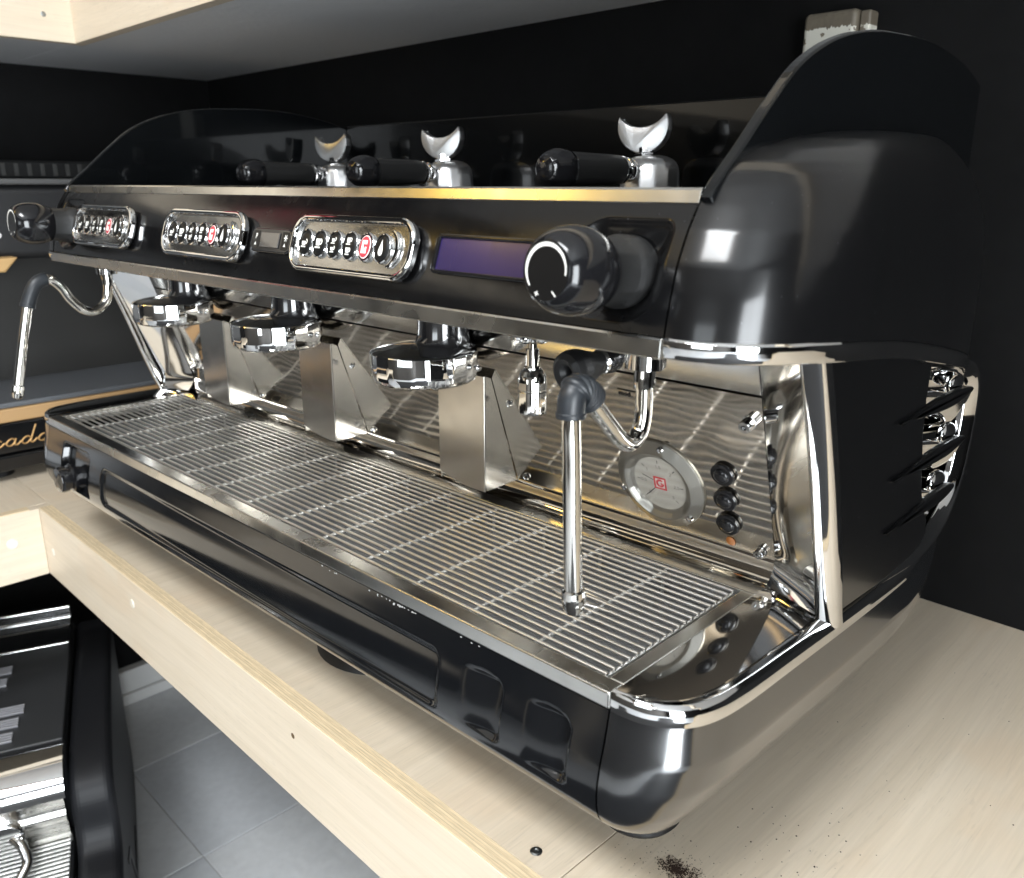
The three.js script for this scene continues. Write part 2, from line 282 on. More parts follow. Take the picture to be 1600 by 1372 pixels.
// ---- coffee grounds on the counter
{
  const list = [], g0 = new THREE.IcosahedronGeometry(1, 0), put = (x, z, r) => list.push(g0.clone().scale(r * (0.7 + 0.6 * rnd()), r * 0.6, r * (0.7 + 0.6 * rnd())).rotateY(rnd() * 6).translate(x, r * 0.35, z));
  for (let k = 0; k < 1500; k++) { const a = rnd() * 6.283, d = Math.pow(rnd(), 1.5) * (0.008 + 0.006 * Math.abs(Math.sin(a * 2.5 + 1))); put(0.463 + Math.cos(a) * d * 1.5 + d * 0.4, -0.088 + Math.sin(a) * d * 0.9, 0.00022 + 0.0006 * rnd() * rnd()); }
  for (let k = 0; k < 260; k++) { const a = rnd() * 6.283, d = 0.006 + Math.pow(rnd(), 2) * 0.04; put(0.459 + Math.cos(a) * d, -0.088 + Math.sin(a) * d * 0.7, 0.00015 + 0.0005 * rnd() * rnd()); }
  for (let k = 0; k < 60; k++) put(0.52 + 0.06 * (rnd() + rnd() - 1), -0.16 + 0.09 * (rnd() + rnd() - 1), 0.0003 + 0.0004 * rnd());
  for (let k = 0; k < 46; k++) put(0.46 + 0.3 * rnd(), -0.5 + 0.45 * rnd(), 0.0003 + 0.0005 * rnd());
  const g = room(mesh('coffee_grounds', merge(list), M.coffee)); g.userData = { kind: 'stuff', label: 'brown coffee grounds spilt on the counter before the machine' };
}
// ---- worn white socket box on the back wall
{
  const worn = tex(256, 256, (u, v) => { const n = fbm(u, v, 9, 9, 4, 7), e = fbm(u, v, 30, 14, 3, 9); const w = v + 0.05 * (e - 0.5) > 0.83 || (u + 0.04 * (n - 0.5) > 0.9 && e > 0.5) || (n > 0.66 && v > 0.7); return w ? [0.36 + 0.12 * n, 0.33 + 0.12 * n, 0.29 + 0.1 * n] : [0.83, 0.82, 0.78]; });
  const s = room(thing('wall_socket', 'worn white plastic socket box on the black wall behind the machine', 'socket box'));
  const g = new RoundedBoxGeometry(0.06, 0.11, 0.026, 4, 0.006).translate(0.256, 0.588, ZW + 0.013), p = g.attributes.position, uv = g.attributes.uv;
  for (let i = 0; i < p.count; i++) uv.setXY(i, (p.getX(i) - 0.226) / 0.066, (p.getY(i) - 0.533) / 0.112);
  part('cover', g, S(0xffffff, 0.5, 0, { map: worn }), s);
  const b = new RoundedBoxGeometry(0.012, 0.105, 0.02, 3, 0.003).translate(0.2925, 0.588, ZW + 0.01), q = b.attributes.position, u2 = b.attributes.uv;
  for (let i = 0; i < q.count; i++) u2.setXY(i, (q.getX(i) - 0.226) / 0.066, (q.getY(i) - 0.533) / 0.112);
  part('side_cover', b, S(0xffffff, 0.5, 0, { map: worn }), s);
}

// ================================================================ THE ESPRESSO MACHINE (front at z = 0, counter at y = 0)
const E1 = thing('espresso_machine', 'large black and chrome three-group espresso machine on the birch counter', 'espresso machine');
const XS = 0.4565;                                   // where the body ends and the end caps begin
// ---- body behind the panels
part('body', merge([
  uvBox(new THREE.BoxGeometry(2 * XS, 0.068, 0.47).translate(0, 0.079 + 0.034, -0.245)),
  uvBox(new THREE.BoxGeometry(2 * XS, 0.27, 0.27).translate(0, 0.148 + 0.135, -0.355)),
  uvBox(new THREE.BoxGeometry(2 * XS, 0.07, 0.43).translate(0, 0.375 + 0.035, -0.29)),
]), M.matteBlack, E1);
// ---- lower front: a rounded black apron with hollows
const apronProfile = [[0, 0.162], [0.004, 0.142], [0.008, 0.126], [0.0102, 0.108], [0.0085, 0.094], [0.003, 0.0835], [-0.008, 0.0775], [-0.03, 0.0755]];
const apronCurve = new THREE.CatmullRomCurve3(apronProfile.map((p) => new THREE.Vector3(0, p[1], p[0])));
{
  const rb = (x, y, x0, x1, y0, y1, r) => { const qx = Math.abs(x - (x0 + x1) / 2) - (x1 - x0) / 2 + r, qy = Math.abs(y - (y0 + y1) / 2) - (y1 - y0) / 2 + r; return Math.hypot(Math.max(qx, 0), Math.max(qy, 0)) + Math.min(Math.max(qx, qy), 0) - r; };
  const hollow = (x, y) => {
    let d = 0; const bend = (x0, x1) => 0.0015 * Math.sin(clamp((x - x0) / (x1 - x0)) * 3.14);
    const A = rb(x, y, -0.285, 0.309, 0.0985, 0.1425, 0.009); d = Math.max(d, 0.0034 * sstep(0.0015, -0.0032, A) * (0.55 + 0.45 * sstep(0.12, 0.3, x) + 0.45 * sstep(-0.05, -0.27, x)));
    for (const [x0, x1] of [[0.334, 0.372], [0.396, 0.4305]]) { const b = rb(x, y - bend(x0, x1), x0 - 0.01, x1, 0.1, 0.1435, 0.0075); d = Math.max(d, 0.0052 * sstep(0.001, -0.0022, b) * sstep(x0 - 0.004, x1 - 0.002, x)); }
    const K = rb(x, y, -0.405, -0.322, 0.096, 0.15, 0.008); d = Math.max(d, 0.009 * sstep(0.001, -0.0022, K));
    return d;
  };
  const ys = []; for (let i = 0; i <= 400; i++) ys.push(apronCurve.getPoint(i / 400));
  part('apron', grid(560, 84, (u, v) => { const x = lerp(-XS + 0.0006, XS - 0.0006, u), p = apronCurve.getPoint(1 - v); return [x, p.y, p.z - hollow(x, p.y), x, p.y]; }), M.baseBlack, E1);
  const chips = []; const g0 = new THREE.IcosahedronGeometry(1, 0);
  for (let k = 0; k < 30; k++) { const c = [0.17, 0.235, 0.255, 0.27, 0.335][Math.floor(rnd() * 5)], x = c + 0.025 * (rnd() - 0.5), y = 0.1612 - 0.0022 * rnd() * rnd(); chips.push(g0.clone().scale(0.0005 + 0.0009 * rnd(), 0.0003 + 0.0005 * rnd(), 0.00025).translate(x, y, 0.0004 + (0.162 - y) * 0.2)); }
  const ch = part('paint_chips', merge(chips), S(lin(0.4, 0.4, 0.39), 0.5), E1); ch.userData.kind = 'stuff';
}
// ---- end caps of the base, left and right (s = -1, 1)
const capOutline = [[0.4572, 0], [0.468, -0.0005], [0.482, -0.004], [0.494, -0.0115], [0.503, -0.023], [0.5085, -0.039], [0.5115, -0.062], [0.514, -0.12], [0.5165, -0.2], [0.5175, -0.27], [0.517, -0.33], [0.512, -0.385], [0.5, -0.432], [0.482, -0.462], [0.4575, -0.474]];
const outlineAt = (() => { const c = new THREE.CatmullRomCurve3(capOutline.map((p) => new THREE.Vector3(p[0], 0, p[1]))); return (u) => c.getPointAt(u); })();
// top edge of the base cap: level, then rising towards the back
const trimLow = (z) => interp([[-0.48, 0.225], [-0.43, 0.205], [-0.4, 0.185], [-0.355, 0.1645], [-0.32, 0.1575], [-0.27, 0.158], [-0.15, 0.1605], [0, 0.1622]], z);
function capPoint(u, v, inset = 0) {
  const o = outlineAt(u), yt = trimLow(o.z), f = sstep(0, 0.16, u);
  // v: 0 top -> 1 under the machine
  const side = [[0, 0.0], [0.2, 0.0035], [0.38, 0.001], [0.55, -0.006], [0.7, -0.0145], [0.82, -0.025], [0.92, -0.04], [1, -0.056]];
  const down = [[0, 0], [0.2, 0.3], [0.38, 0.52], [0.55, 0.71], [0.7, 0.84], [0.82, 0.93], [0.92, 0.985], [1, 1]];
  const fr = apronCurve.getPoint(v), sy = lerp(yt, 0.0755, interp(down, v)), off = interp(side, v) - inset;
  const e = 0.002, a = outlineAt(clamp(u - e)), b = outlineAt(clamp(u + e)), t = b.clone().sub(a).normalize(), n = new THREE.Vector3(-t.z, 0, t.x);
  return [o.x + n.x * off * f, lerp(fr.y, sy, f), lerp(fr.z - (u < 0.2 ? -o.z : 0), o.z + n.z * off, f)];
}
for (const s of [1, -1]) {
  part('base_cap', grid(110, 40, (u, v) => { const q = capPoint(u, v); return [s * q[0], q[1], q[2], u * 0.6, v * 0.12]; }, s > 0), M.capBlack, E1);
}
// ---- chrome trim above the end caps: an upright band, a rounded shoulder and the flat end plate beside the tray
for (const s of [1, -1]) {
  const prof = [[0.0006, 0], [0.0012, 0.0035], [0.0008, 0.008], [-0.0008, 0.0112], [-0.0045, 0.0131], [-0.0082, 0.0139], [-0.0098, 0.0138]]; // offset out, height over the cap
  const at = (u, k) => {
    const o = outlineAt(u), e = 0.002, a = outlineAt(clamp(u - e)), b = outlineAt(clamp(u + e)), t = b.clone().sub(a).normalize(), n = new THREE.Vector3(-t.z, 0, t.x);
    const i = k * (prof.length - 1), i0 = Math.min(Math.floor(i), prof.length - 2), q = [lerp(prof[i0][0], prof[i0 + 1][0], i - i0), lerp(prof[i0][1], prof[i0 + 1][1], i - i0)];
    const back = sstep(-0.2, -0.33, o.z), wide = lerp(1, 0.5, sstep(0.0, 0.12, 1 - Math.abs(u - 0) / 0.12));
    return [o.x + n.x * q[0] * (u < 0.13 ? 0.35 + 0.65 * u / 0.13 : 1), trimLow(o.z) + q[1] - 0.0018 * back * 0, o.z + n.z * q[0] * (u < 0.13 ? 0.35 + 0.65 * u / 0.13 : 1)];
  };
  part('chrome_trim', grid(120, 24, (u, v) => { const q = at(u, v); return [s * q[0], q[1], q[2], u * 0.6, v * 0.02]; }, s < 0), M.chrome, E1);
  // flat plate: from the tray joint to the shoulder
  part('end_plate', grid(30, 16, (u, v) => {
    const z = lerp(-0.0015, -0.2, u); let lo = 0, hi = 1; for (let i = 0; i < 30; i++) { const m = (lo + hi) / 2; outlineAt(m).z > z ? lo = m : hi = m; }
    const edge = at((lo + hi) / 2, 1)[0] - 0.0008; const x = lerp(0.4575, Math.max(edge, 0.4578), v);
    return [s * x, 0.1746 + 0.001 * Math.sin(v * 3.14), z, x, z];
  }, s < 0), M.chromeWavy, E1);
}
// ---- feet
const footG = lathe([[0, 0], [0.03, 0], [0.033, 0.004], [0.031, 0.012], [0.024, 0.02], [0.022, 0.079], [0, 0.079]], 40);
for (const [x, z] of [[0.412, -0.105], [-0.412, -0.105], [0.412, -0.42], [-0.412, -0.42]]) part('foot', footG, M.rubber, E1).position.set(x, 0, z);
{ const f = part('foot', footG, M.rubber, E1); f.scale.set(2.0, 1, 1.8); f.position.set(0.07, 0, -0.118); }
// ---- drip tray: frame, pan and the wire grille
{
  const g = [
    box(-XS, 0.1625, -0.0135, XS, 0.1742, 0.0006, 0.0014, 3), box(-XS, 0.1605, -0.192, XS, 0.1736, -0.1765, 0.001),
    box(-XS, 0.1605, -0.1763, -0.4455, 0.1738, -0.0137, 0.001), box(0.4455, 0.1605, -0.1763, XS, 0.1738, -0.0137, 0.001),
    box(-0.4453, 0.1505, -0.0185, 0.4453, 0.1685, -0.0139, 0.002)];
  part('tray_frame', merge(g), M.satin, E1);
  part('drip_pan', merge([box(-0.4452, 0.149, -0.1762, 0.4452, 0.151, -0.0187, 0.0004), box(-0.4452, 0.1512, -0.1762, 0.4452, 0.16, -0.1742, 0.0004)]), M.pan, E1);
  const rim = [], nW = 20, zF = -0.0165, zB = -0.1712, Y = 0.1732, r = 0.00138;
  rim.push(cyl(r, zF - zB, 8).rotateX(Math.PI / 2).translate(-0.4415, Y - 2.1 * r, (zF + zB) / 2));
  const grille = part('drip_grille', merge(rim), M.wire, E1);
  const wg = cyl(r, 0.8842, 8).rotateZ(Math.PI / 2);
  for (let k = 0; k < nW; k++) {
    const z = lerp(zF, zB, k / (nW - 1));
    if (k === 8 || k === 9) {
      const d = k === 8 ? 1 : -1, pts = [[-0.442, Y, z]]; for (let i = 0; i <= 16; i++) { const a = i / 16; pts.push([0.338 + 0.05 * a, Y, z + d * 0.0036 * Math.pow(Math.sin(a * Math.PI), 0.8)]); } pts.push([0.442, Y, z]);
      part('wire', tube(pts, r, 160, 8), M.wire, grille);
    } else part('wire', wg, M.wire, grille).position.set(0, Y, z);
  }
  const cross = tube([[0, Y - 0.006, zF + 0.0068], [0, Y - 0.0028, zF + 0.0066], [0, Y - 0.0018, zF + 0.0048], [0, Y - 2.1 * r, zF + 0.002], [0, Y - 2.1 * r, -0.06], [0, Y - 2.1 * r, -0.12], [0, Y - 2.1 * r, zB]], r * 1.05, 60, 8, 0.3);
  const leg = cyl(r, 0.018, 6);
  for (let k = 0; k < 14; k++) { const x = 0.3818 - 0.0629 * k; part('cross_wire', cross, M.wire, grille).position.x = x; part('wire_leg', leg, M.wire, grille).position.set(x, Y - 0.012, zB + 0.003); }
  { const c = part('cross_wire', cross, M.wire, grille); c.position.x = 0.4405; }
}
// ---- back splash: leaning forwards, with a fold at its top and a cove at its foot
const BN = new THREE.Vector3(0, -0.311, 0.9504), BTILT = 0.3163;
const bz = (y) => -0.206 + (y - 0.184) * (0.054 / 0.165);
{
  const prof = [[-0.1915, 0.1738], [-0.1955, 0.1742], [-0.1988, 0.1762], [-0.2008, 0.1795], [-0.2022, 0.1845], [-0.2026, 0.1895], [bz(0.1915), 0.1935], [bz(0.326), 0.326]];
  const c = prof.map((p) => new THREE.Vector3(0, p[1], p[0])), cv = new THREE.CurvePath(); cv.add(new THREE.CatmullRomCurve3(c.slice(0, 7))); cv.add(new THREE.LineCurve3(c[6], c[7]));
  const wall = grid(40, 40, (u, v) => { const p = v < 0.4 ? cv.curves[0].getPoint(v / 0.4) : cv.curves[1].getPoint((v - 0.4) / 0.6); const x = lerp(-XS, XS, u); return [x, p.y, p.z, x * 4, p.y * 4]; });
  const bs = part('backsplash', wall, M.splash, E1);
  part('upper_strip', box(-XS, -0.0235, -0.0006, XS, 0.0235, 0.0006, 0.0004).rotateX(0.3).translate(0, 0.3505, -0.1522), M.steel, bs);
  const scG = alongZ(lathe([[0, 0.0018], [0.0012, 0.0018], [0.0014, 0.0026], [0.0026, 0.0022], [0.0034, 0.0008], [0.0036, 0]], 20));
  const stick = (m, x, y, off = 0) => { m.position.set(x, y - 0.311 * off, bz(y) + 0.9504 * off); m.rotation.x = BTILT; return m; };
  for (const [x, y] of [[0.204, 0.199], [0.2055, 0.275], [-0.03, 0.199], [-0.028, 0.276], [-0.265, 0.199]]) stick(part('screw', scG, M.oldChrome, bs), x, y, 0.0001);
  const boltG = alongZ(lathe([[0, 0.004], [0.0017, 0.004], [0.0019, 0.0085], [0.0043, 0.0085], [0.0047, 0.0075], [0.0047, 0.0005], [0.0056, 0]], 24));
  stick(part('bolt', boltG, M.oldChrome, bs), 0.446, 0.306, 0.0001);
  { const b = stick(part('bolt', boltG, M.oldChrome, bs), 0.4455, 0.1965, 0.0001); b.scale.set(0.85, 0.85, 0.6); }
  // three black push buttons and the little amber lamp under them
  const oval = new THREE.Shape(); oval.absellipse(0, 0, 0.0098, 0.0094, 0, Math.PI * 2);
  const capB = grid(40, 14, (u, v) => { const a = u * 6.28318, r = 1 - v; return [0.0066 * r * Math.cos(a), 0.0064 * r * Math.sin(a), 0.0033 + 0.0036 * Math.sqrt(1 - r * r)]; });
  const btnMark = canvasTex(64, 64, (g) => { g.fillStyle = '#0c0c0e'; g.fillRect(0, 0, 64, 64); g.fillStyle = '#c9c9c4'; g.font = '15px sans-serif'; g.textAlign = 'center'; g.fillText('AUTO', 32, 34); g.fillRect(14, 40, 36, 3); g.fillRect(20, 46, 24, 3); });
  for (const y of [0.2585, 0.2365, 0.2145]) {
    const b = stick(part('push_button', extrude(oval, 0.0036, 0.0014, 3, 36), M.bakelite, bs), 0.4205, y, 0.0002);
    // the domed cap is the upper end of the same button
    b.geometry = merge([extrude(oval, 0.0036, 0.0014, 3, 36), capB]);
  }
  stick(part('pilot_lamp', alongZ(lathe([[0, 0.0018], [0.0022, 0.0014], [0.0037, 0.0004], [0.0041, 0]], 24)), M.amber, bs), 0.42, 0.1975, 0.0001);
  const mark = canvasTex(256, 96, (g) => { g.clearRect(0, 0, 256, 96); g.fillStyle = '#0d0d0d'; g.fillRect(10, 14, 236, 8); g.font = 'bold 62px sans-serif'; g.fillText('mod.', 16, 78); });
  const pm = S(0xffffff, 0.5, 0, { map: mark, transparent: true, alphaTest: 0.5 });
  stick(part('printed_mark', new THREE.PlaneGeometry(0.023, 0.0086), pm, bs), 0.3435, 0.3095, 0.0004);
}
// ---- pressure gauge: flange, funnel and dial
{
  const g = new THREE.Group(); // only to place the pieces
  const flange = alongZ(lathe([[0.0405, -0.0052], [0.0402, -0.0046], [0.0388, -0.0038], [0.0345, -0.0016], [0.0318, -0.0002], [0.0305, -0.0003], [0.0294, -0.0014], [0.0276, -0.0038], [0.0256, -0.0053], [0.0243, -0.0057]], 64, 0.5));
  const gz = part('pressure_gauge', flange, M.gaugeSatin, E1); gz.position.set(0.361, 0.2345 - 0.311 * 0.0065, bz(0.2345) + 0.9504 * 0.0065); gz.rotation.x = BTILT;
  const tubeG = alongZ(lathe([[0.0404, -0.005], [0.04, -0.0068]], 48)); part('gauge_collar', tubeG, M.gaugeSatin, gz);
  const dial = canvasTex(512, 512, (q) => {
    q.fillStyle = '#a29d93'; q.fillRect(0, 0, 512, 512); q.strokeStyle = '#262626'; q.fillStyle = '#262626'; q.lineWidth = 7; q.font = '40px sans-serif'; q.textAlign = 'center'; q.textBaseline = 'middle';
    ['0', '0.5', '1', '1.5', '2', '2.5', '3'].forEach((t, k) => { const a = (225 - 45 * k) * Math.PI / 180, c = Math.cos(a), s = -Math.sin(a); q.beginPath(); q.moveTo(256 + c * 222, 256 + s * 222); q.lineTo(256 + c * 192, 256 + s * 192); q.stroke(); q.fillText(t, 256 + c * 158, 256 + s * 158); });
    q.strokeStyle = '#1c1c1c'; q.lineWidth = 8; q.beginPath(); q.moveTo(256, 256); q.lineTo(120, 395); q.stroke(); q.beginPath(); q.moveTo(256, 256); q.lineTo(90, 205); q.stroke();
    q.fillStyle = '#b3222c'; q.fillRect(196, 196, 120, 120); q.fillStyle = '#b9b3aa'; q.fillRect(212, 212, 88, 88);
    q.strokeStyle = '#b3222c'; q.lineWidth = 19; q.beginPath(); q.arc(256, 256, 29, -0.75, 0.35, true); q.lineTo(262, 256); q.stroke();
  });
  part('dial', new THREE.CircleGeometry(0.0252, 48).translate(0, 0, -0.0056), S(0xffffff, 0.6, 0, { map: dial }), gz);
  part('dial_glass', new THREE.CylinderGeometry(0.0256, 0.0256, 0.0012, 40).rotateX(Math.PI / 2).translate(0, 0, -0.0038), P(0xffffff, 0.06, 0, { transmission: 1, thickness: 0, ior: 1.45 }), gz);
  const sc = alongZ(lathe([[0, 0.0016], [0.001, 0.0016], [0.0012, 0.0022], [0.0024, 0.002], [0.003, 0]], 18));
  for (const a of [78, 198, 318]) { const q = part('screw', sc, M.oldChrome, gz); q.position.set(0.0363 * Math.cos(a * Math.PI / 180), 0.0363 * Math.sin(a * Math.PI / 180), -0.0026); }
}
// ---- underside of the head, front trim rail
part('head_underside', box(-XS, 0.3718, -0.15, XS, 0.3735, -0.0465, 0.0003), S(lin(0.12, 0.12, 0.12), 0.3, 0.8), E1);
part('lower_rail', uvBox(extrudeX(poly([[-0.046, 0.3705], [-0.0345, 0.3705], [-0.0335, 0.3715], [-0.0345, 0.381], [-0.0355, 0.3822], [-0.046, 0.3822]]), -XS, XS, 0.0004)), M.satin, E1);
// ---- control panel
const panelZ = (y) => interp([[0.37, -0.0345], [0.3825, -0.0372], [0.392, -0.039], [0.406, -0.0423], [0.423, -0.0472], [0.44, -0.0558], [0.4545, -0.0655], [0.47, -0.078]], y);
const panelCurve = new THREE.CatmullRomCurve3([[0, 0.3827, -0.0372], [0, 0.392, -0.039], [0, 0.406, -0.0423], [0, 0.423, -0.0474], [0, 0.44, -0.0558], [0, 0.4538, -0.0652]].map((p) => new THREE.Vector3(...p)));
{
  const dish = (x, y) => { // hollow round each steam knob: square upper outer corner, rounded towards the middle
    const ax = Math.abs(x), cx = 0.4115, cy = 0.4165, hx = 0.0355, hy = 0.0285;
    const dx = Math.abs(ax - cx) - hx, dy = Math.abs(y - cy) - hy, outer = ax > cx && y > cy, r = outer ? 0.007 : 0.026;
    const qx = dx + r, qy = dy + r, d = Math.hypot(Math.max(qx, 0), Math.max(qy, 0)) + Math.min(Math.max(qx, qy), 0) - r;
    return 0.0085 * sstep(0.0005, -0.0125, d) + 0.0012 * sstep(0.0008, -0.0012, d);
  };
  const nu = 640, nv = 64;
  part('control_panel', grid(nu, nv, (u, v) => { const x = lerp(-XS + 0.0006, XS - 0.0006, u), p = panelCurve.getPoint(v), t = panelCurve.getTangent(v), d = dish(x, p.y); return [x, p.y - d * -t.z * 1, p.z - d * t.y, x * 2, p.y * 2]; }), M.panelBlack, E1);
}
part('top_rail', uvBox(extrudeX(poly([[-0.092, 0.4535], [-0.0655, 0.4535], [-0.0648, 0.4545], [-0.067, 0.4612], [-0.0685, 0.4625], [-0.092, 0.4625]]), -XS, XS, 0.0004)), M.satin, E1);
const tiltAt = (y) => Math.atan2((panelZ(y - 0.012) - panelZ(y + 0.012)), 0.024);
function onPanel(o, x, y, off = 0) { const a = tiltAt(y); o.position.set(x, y + Math.sin(a) * off, panelZ(y) + Math.cos(a) * off); o.rotation.x = -a; return o; }
// ---- three button pads, each with six oval buttons
const icon = (draw) => canvasTex(128, 128, (g) => { g.fillStyle = '#101112'; g.fillRect(0, 0, 128, 128); g.fillStyle = '#e9e9e4'; g.strokeStyle = '#e9e9e4'; g.lineCap = 'round'; draw(g); });
const cup = (g, x, y, s, tall = 1) => { g.beginPath(); g.moveTo(x - 14 * s, y - 11 * s * tall); g.lineTo(x + 12 * s, y - 11 * s * tall); g.lineTo(x + 9 * s, y + 8 * s); g.lineTo(x - 10 * s, y + 8 * s); g.closePath(); g.fill(); g.lineWidth = 4.5 * s; g.beginPath(); g.arc(x + 12 * s, y - 3 * s, 6.5 * s, -1.4, 1.5); g.stroke(); g.fillRect(x - 17 * s, y + 10.5 * s, 30 * s, 4.5 * s); };
const icons = [
  icon((g) => cup(g, 62, 66, 1.7, 0.4)), icon((g) => cup(g, 62, 62, 1.9)),
  icon((g) => { cup(g, 62, 42, 1.3, 0.5); cup(g, 62, 86, 1.3, 0.5); }), icon((g) => { cup(g, 62, 40, 1.4); cup(g, 62, 90, 1.4); }),
  icon((g) => { g.fillStyle = '#b8404a'; g.beginPath(); g.ellipse(64, 64, 54, 58, 0, 0, 7); g.fill(); g.strokeStyle = '#efece6'; g.lineWidth = 5; g.beginPath(); g.ellipse(64, 64, 50, 54, 0, 0, 7); g.stroke(); g.fillStyle = '#efece6'; g.fillRect(40, 32, 48, 64); g.fillStyle = '#b8404a'; g.fillRect(58, 52, 34, 12); g.fillRect(62, 58, 10, 14); }),
  icon((g) => { g.beginPath(); g.moveTo(66, 22); g.bezierCurveTo(80, 56, 90, 70, 84, 88); g.bezierCurveTo(78, 106, 54, 106, 48, 88); g.bezierCurveTo(42, 70, 60, 54, 66, 22); g.fill(); }),
];
const iconMats = icons.map((t) => P(0xffffff, 0.42, 0, { map: t, specularIntensity: 0.6 }));
const padPlateMat = S(lin(0.5, 0.5, 0.49), 0.42, 1, { roughnessMap: smudge });
{
  const outer = stadium(0.156, 0.0465, 0.019); const inner = stadium(0.146, 0.0365, 0.0145); outer.holes.push(new THREE.Path(inner.getPoints(16).reverse()));
  const bezelG = extrude(outer, 0.0078, 0.0022, 4, 20);
  const plateG = extrude(stadium(0.147, 0.0375, 0.015), 0.003, 0.0008, 2, 16);
  const pp = plateG.attributes.position, pu = plateG.attributes.uv; for (let i = 0; i < pp.count; i++) pu.setXY(i, pp.getX(i) / 0.147 + 0.5, pp.getY(i) / 0.0375 + 0.5);
  const ringG = alongZ(lathe([[0.0099, 0], [0.0099, 0.0022], [0.0093, 0.003], [0.0087, 0.0026], [0.0086, 0.001]], 36)).scale(1, 1.16, 1);
  const btnG = grid(32, 12, (u, v) => { const a = u * 6.28318, r = 1 - v, c = Math.cos(a), s = Math.sin(a); return [0.0085 * r * c, 0.0100 * r * s, 0.0012 + 0.0022 * Math.pow(1 - Math.pow(r, 4), 0.6), 0.5 + 0.5 * r * c, 0.5 + 0.5 * r * s]; });
  const crescent = new THREE.Shape(); crescent.absarc(0, 0, 0.0155, -1.15, 1.15, false); crescent.absarc(-0.0035, 0, 0.0148, 1.1, -1.1, true);
  const bumpG = extrude(crescent, 0.003, 0.001, 3, 20);
  for (const [k, x] of [[0, -0.302], [1, -0.069], [2, 0.1645]]) {
    const pad = onPanel(part('button_pad', bezelG, M.chrome, E1), x, 0.4165, 0.0012);
    part('pad_plate', plateG, padPlateMat, pad).position.z = 0.0004;
    for (let i = 0; i < 6; i++) {
      const bx = -0.0575 + 0.0199 * i;
      part('button_ring', ringG, M.oldChrome, pad).position.set(bx, 0, 0.0033);
      part('button', btnG, iconMats[i], pad).position.set(bx, 0, 0.0036);
    }
    part('pad_ridge', bumpG, M.chrome, pad).position.set(0.046, 0, 0.0034);
  }
}
// ---- small display between two pads, and the long screen at the right
{
  const d = onPanel(part('small_display', extrude(stadium(0.064, 0.0215, 0.0075), 0.003, 0.0012, 3, 14), M.bakelite, E1), 0.0485, 0.4165, 0.0006);
  part('display_window', box(-0.0145, -0.0066, 0.003, 0.0145, 0.0066, 0.0042, 0.0005), M.offScreen, d);
  const sym = (up) => canvasTex(96, 128, (g) => { g.fillStyle = '#111213'; g.fillRect(0, 0, 96, 128); g.fillStyle = '#e4e4df'; if (up) { for (const a of [0, 1.05, 2.1]) { g.save(); g.translate(50, 42); g.rotate(a); g.fillRect(-26, -4, 52, 8); g.restore(); } } else { g.font = 'bold 54px sans-serif'; g.textAlign = 'center'; g.fillText('P', 50, 58); } g.beginPath(); g.moveTo(30, 104); g.lineTo(48, 78); g.lineTo(64, 104); g.fill(); });
  for (const [x, up] of [[-0.0232, 0], [0.0232, 1]]) part('display_button', new THREE.PlaneGeometry(0.0105, 0.0155), P(0xffffff, 0.35, 0, { map: sym(up) }), d).position.set(x, 0, 0.00315);
  const fr = stadium(0.107, 0.028, 0.004); fr.holes.push(new THREE.Path(stadium(0.1, 0.0225, 0.0015).getPoints(8).reverse()));
  const sc = onPanel(part('lcd_screen_frame', extrude(fr, 0.0026, 0.001, 3, 10), M.bakelite, E1), 0.3125, 0.4172, 0.0006);
  part('lcd_screen', box(-0.0502, -0.01125, -0.0004, 0.0502, 0.01125, 0.0006, 0.0002), M.screen, sc);
}
// ---- steam knobs
const arcFace = canvasTex(512, 512, (g) => {
  g.fillStyle = '#0c0c0d'; g.fillRect(0, 0, 512, 512); g.strokeStyle = '#f2f0ea'; g.lineCap = 'butt';
  const n = 60; for (let i = 0; i < n; i++) { const a0 = (150 + (i / n) * 225) * Math.PI / 180, a1 = (150 + ((i + 1.3) / n) * 225) * Math.PI / 180; g.lineWidth = 8 + 26 * Math.sin(Math.min(1, (i + 4) / n) * Math.PI * 0.93); g.beginPath(); g.arc(256, 256, 222, a0, a1); g.stroke(); }
  g.fillStyle = '#f2f0ea'; g.save(); g.translate(136, 442); g.rotate(0.5); g.fillRect(-24, -5, 48, 10); g.fillRect(-5, -24, 10, 48); g.restore(); g.save(); g.translate(330, 462); g.rotate(-2.2); g.fillRect(-30, -6, 60, 12); g.restore();
});
for (const [x, kind] of [[0.4165, 'r'], [-0.419, 'l']]) {
  const neck = alongZ(lathe([[0.0215, -0.012], [0.0214, 0.0005], [0.0205, 0.002], [0.0196, 0.0035], [0.0192, 0.018], [0.0197, 0.0235]], 48));
  const k = part('steam_knob', neck, M.wornBakelite, E1); k.position.set(x, 0.4155, -0.0455); k.rotation.x = -0.08;
  const ball = alongZ(new THREE.LatheGeometry(new THREE.CatmullRomCurve3(V3([[0.0193, 0.0205, 0], [0.0208, 0.0235, 0], [0.0228, 0.0285, 0], [0.0242, 0.0345, 0], [0.0246, 0.041, 0], [0.0241, 0.047, 0], [0.0228, 0.0526, 0], [0.0207, 0.0574, 0], [0.0182, 0.0608, 0], [0.0163, 0.0624, 0], [0.0155, 0.0627, 0], [0.008, 0.0627, 0], [0, 0.0627, 0]])).getPoints(60).map((p) => new THREE.Vector2(Math.max(0, p.x), p.y)), 72));
  part('knob_ball', ball, M.bakelite, k);
  part('knob_face', new THREE.CircleGeometry(0.0159, 56).rotateZ(kind === 'r' ? 0.15 : 0.3).translate(0, 0, 0.063), P(0xffffff, 0.32, 0, { map: arcFace, clearcoat: 0.3, clearcoatRoughness: 0.15 }), k);
}
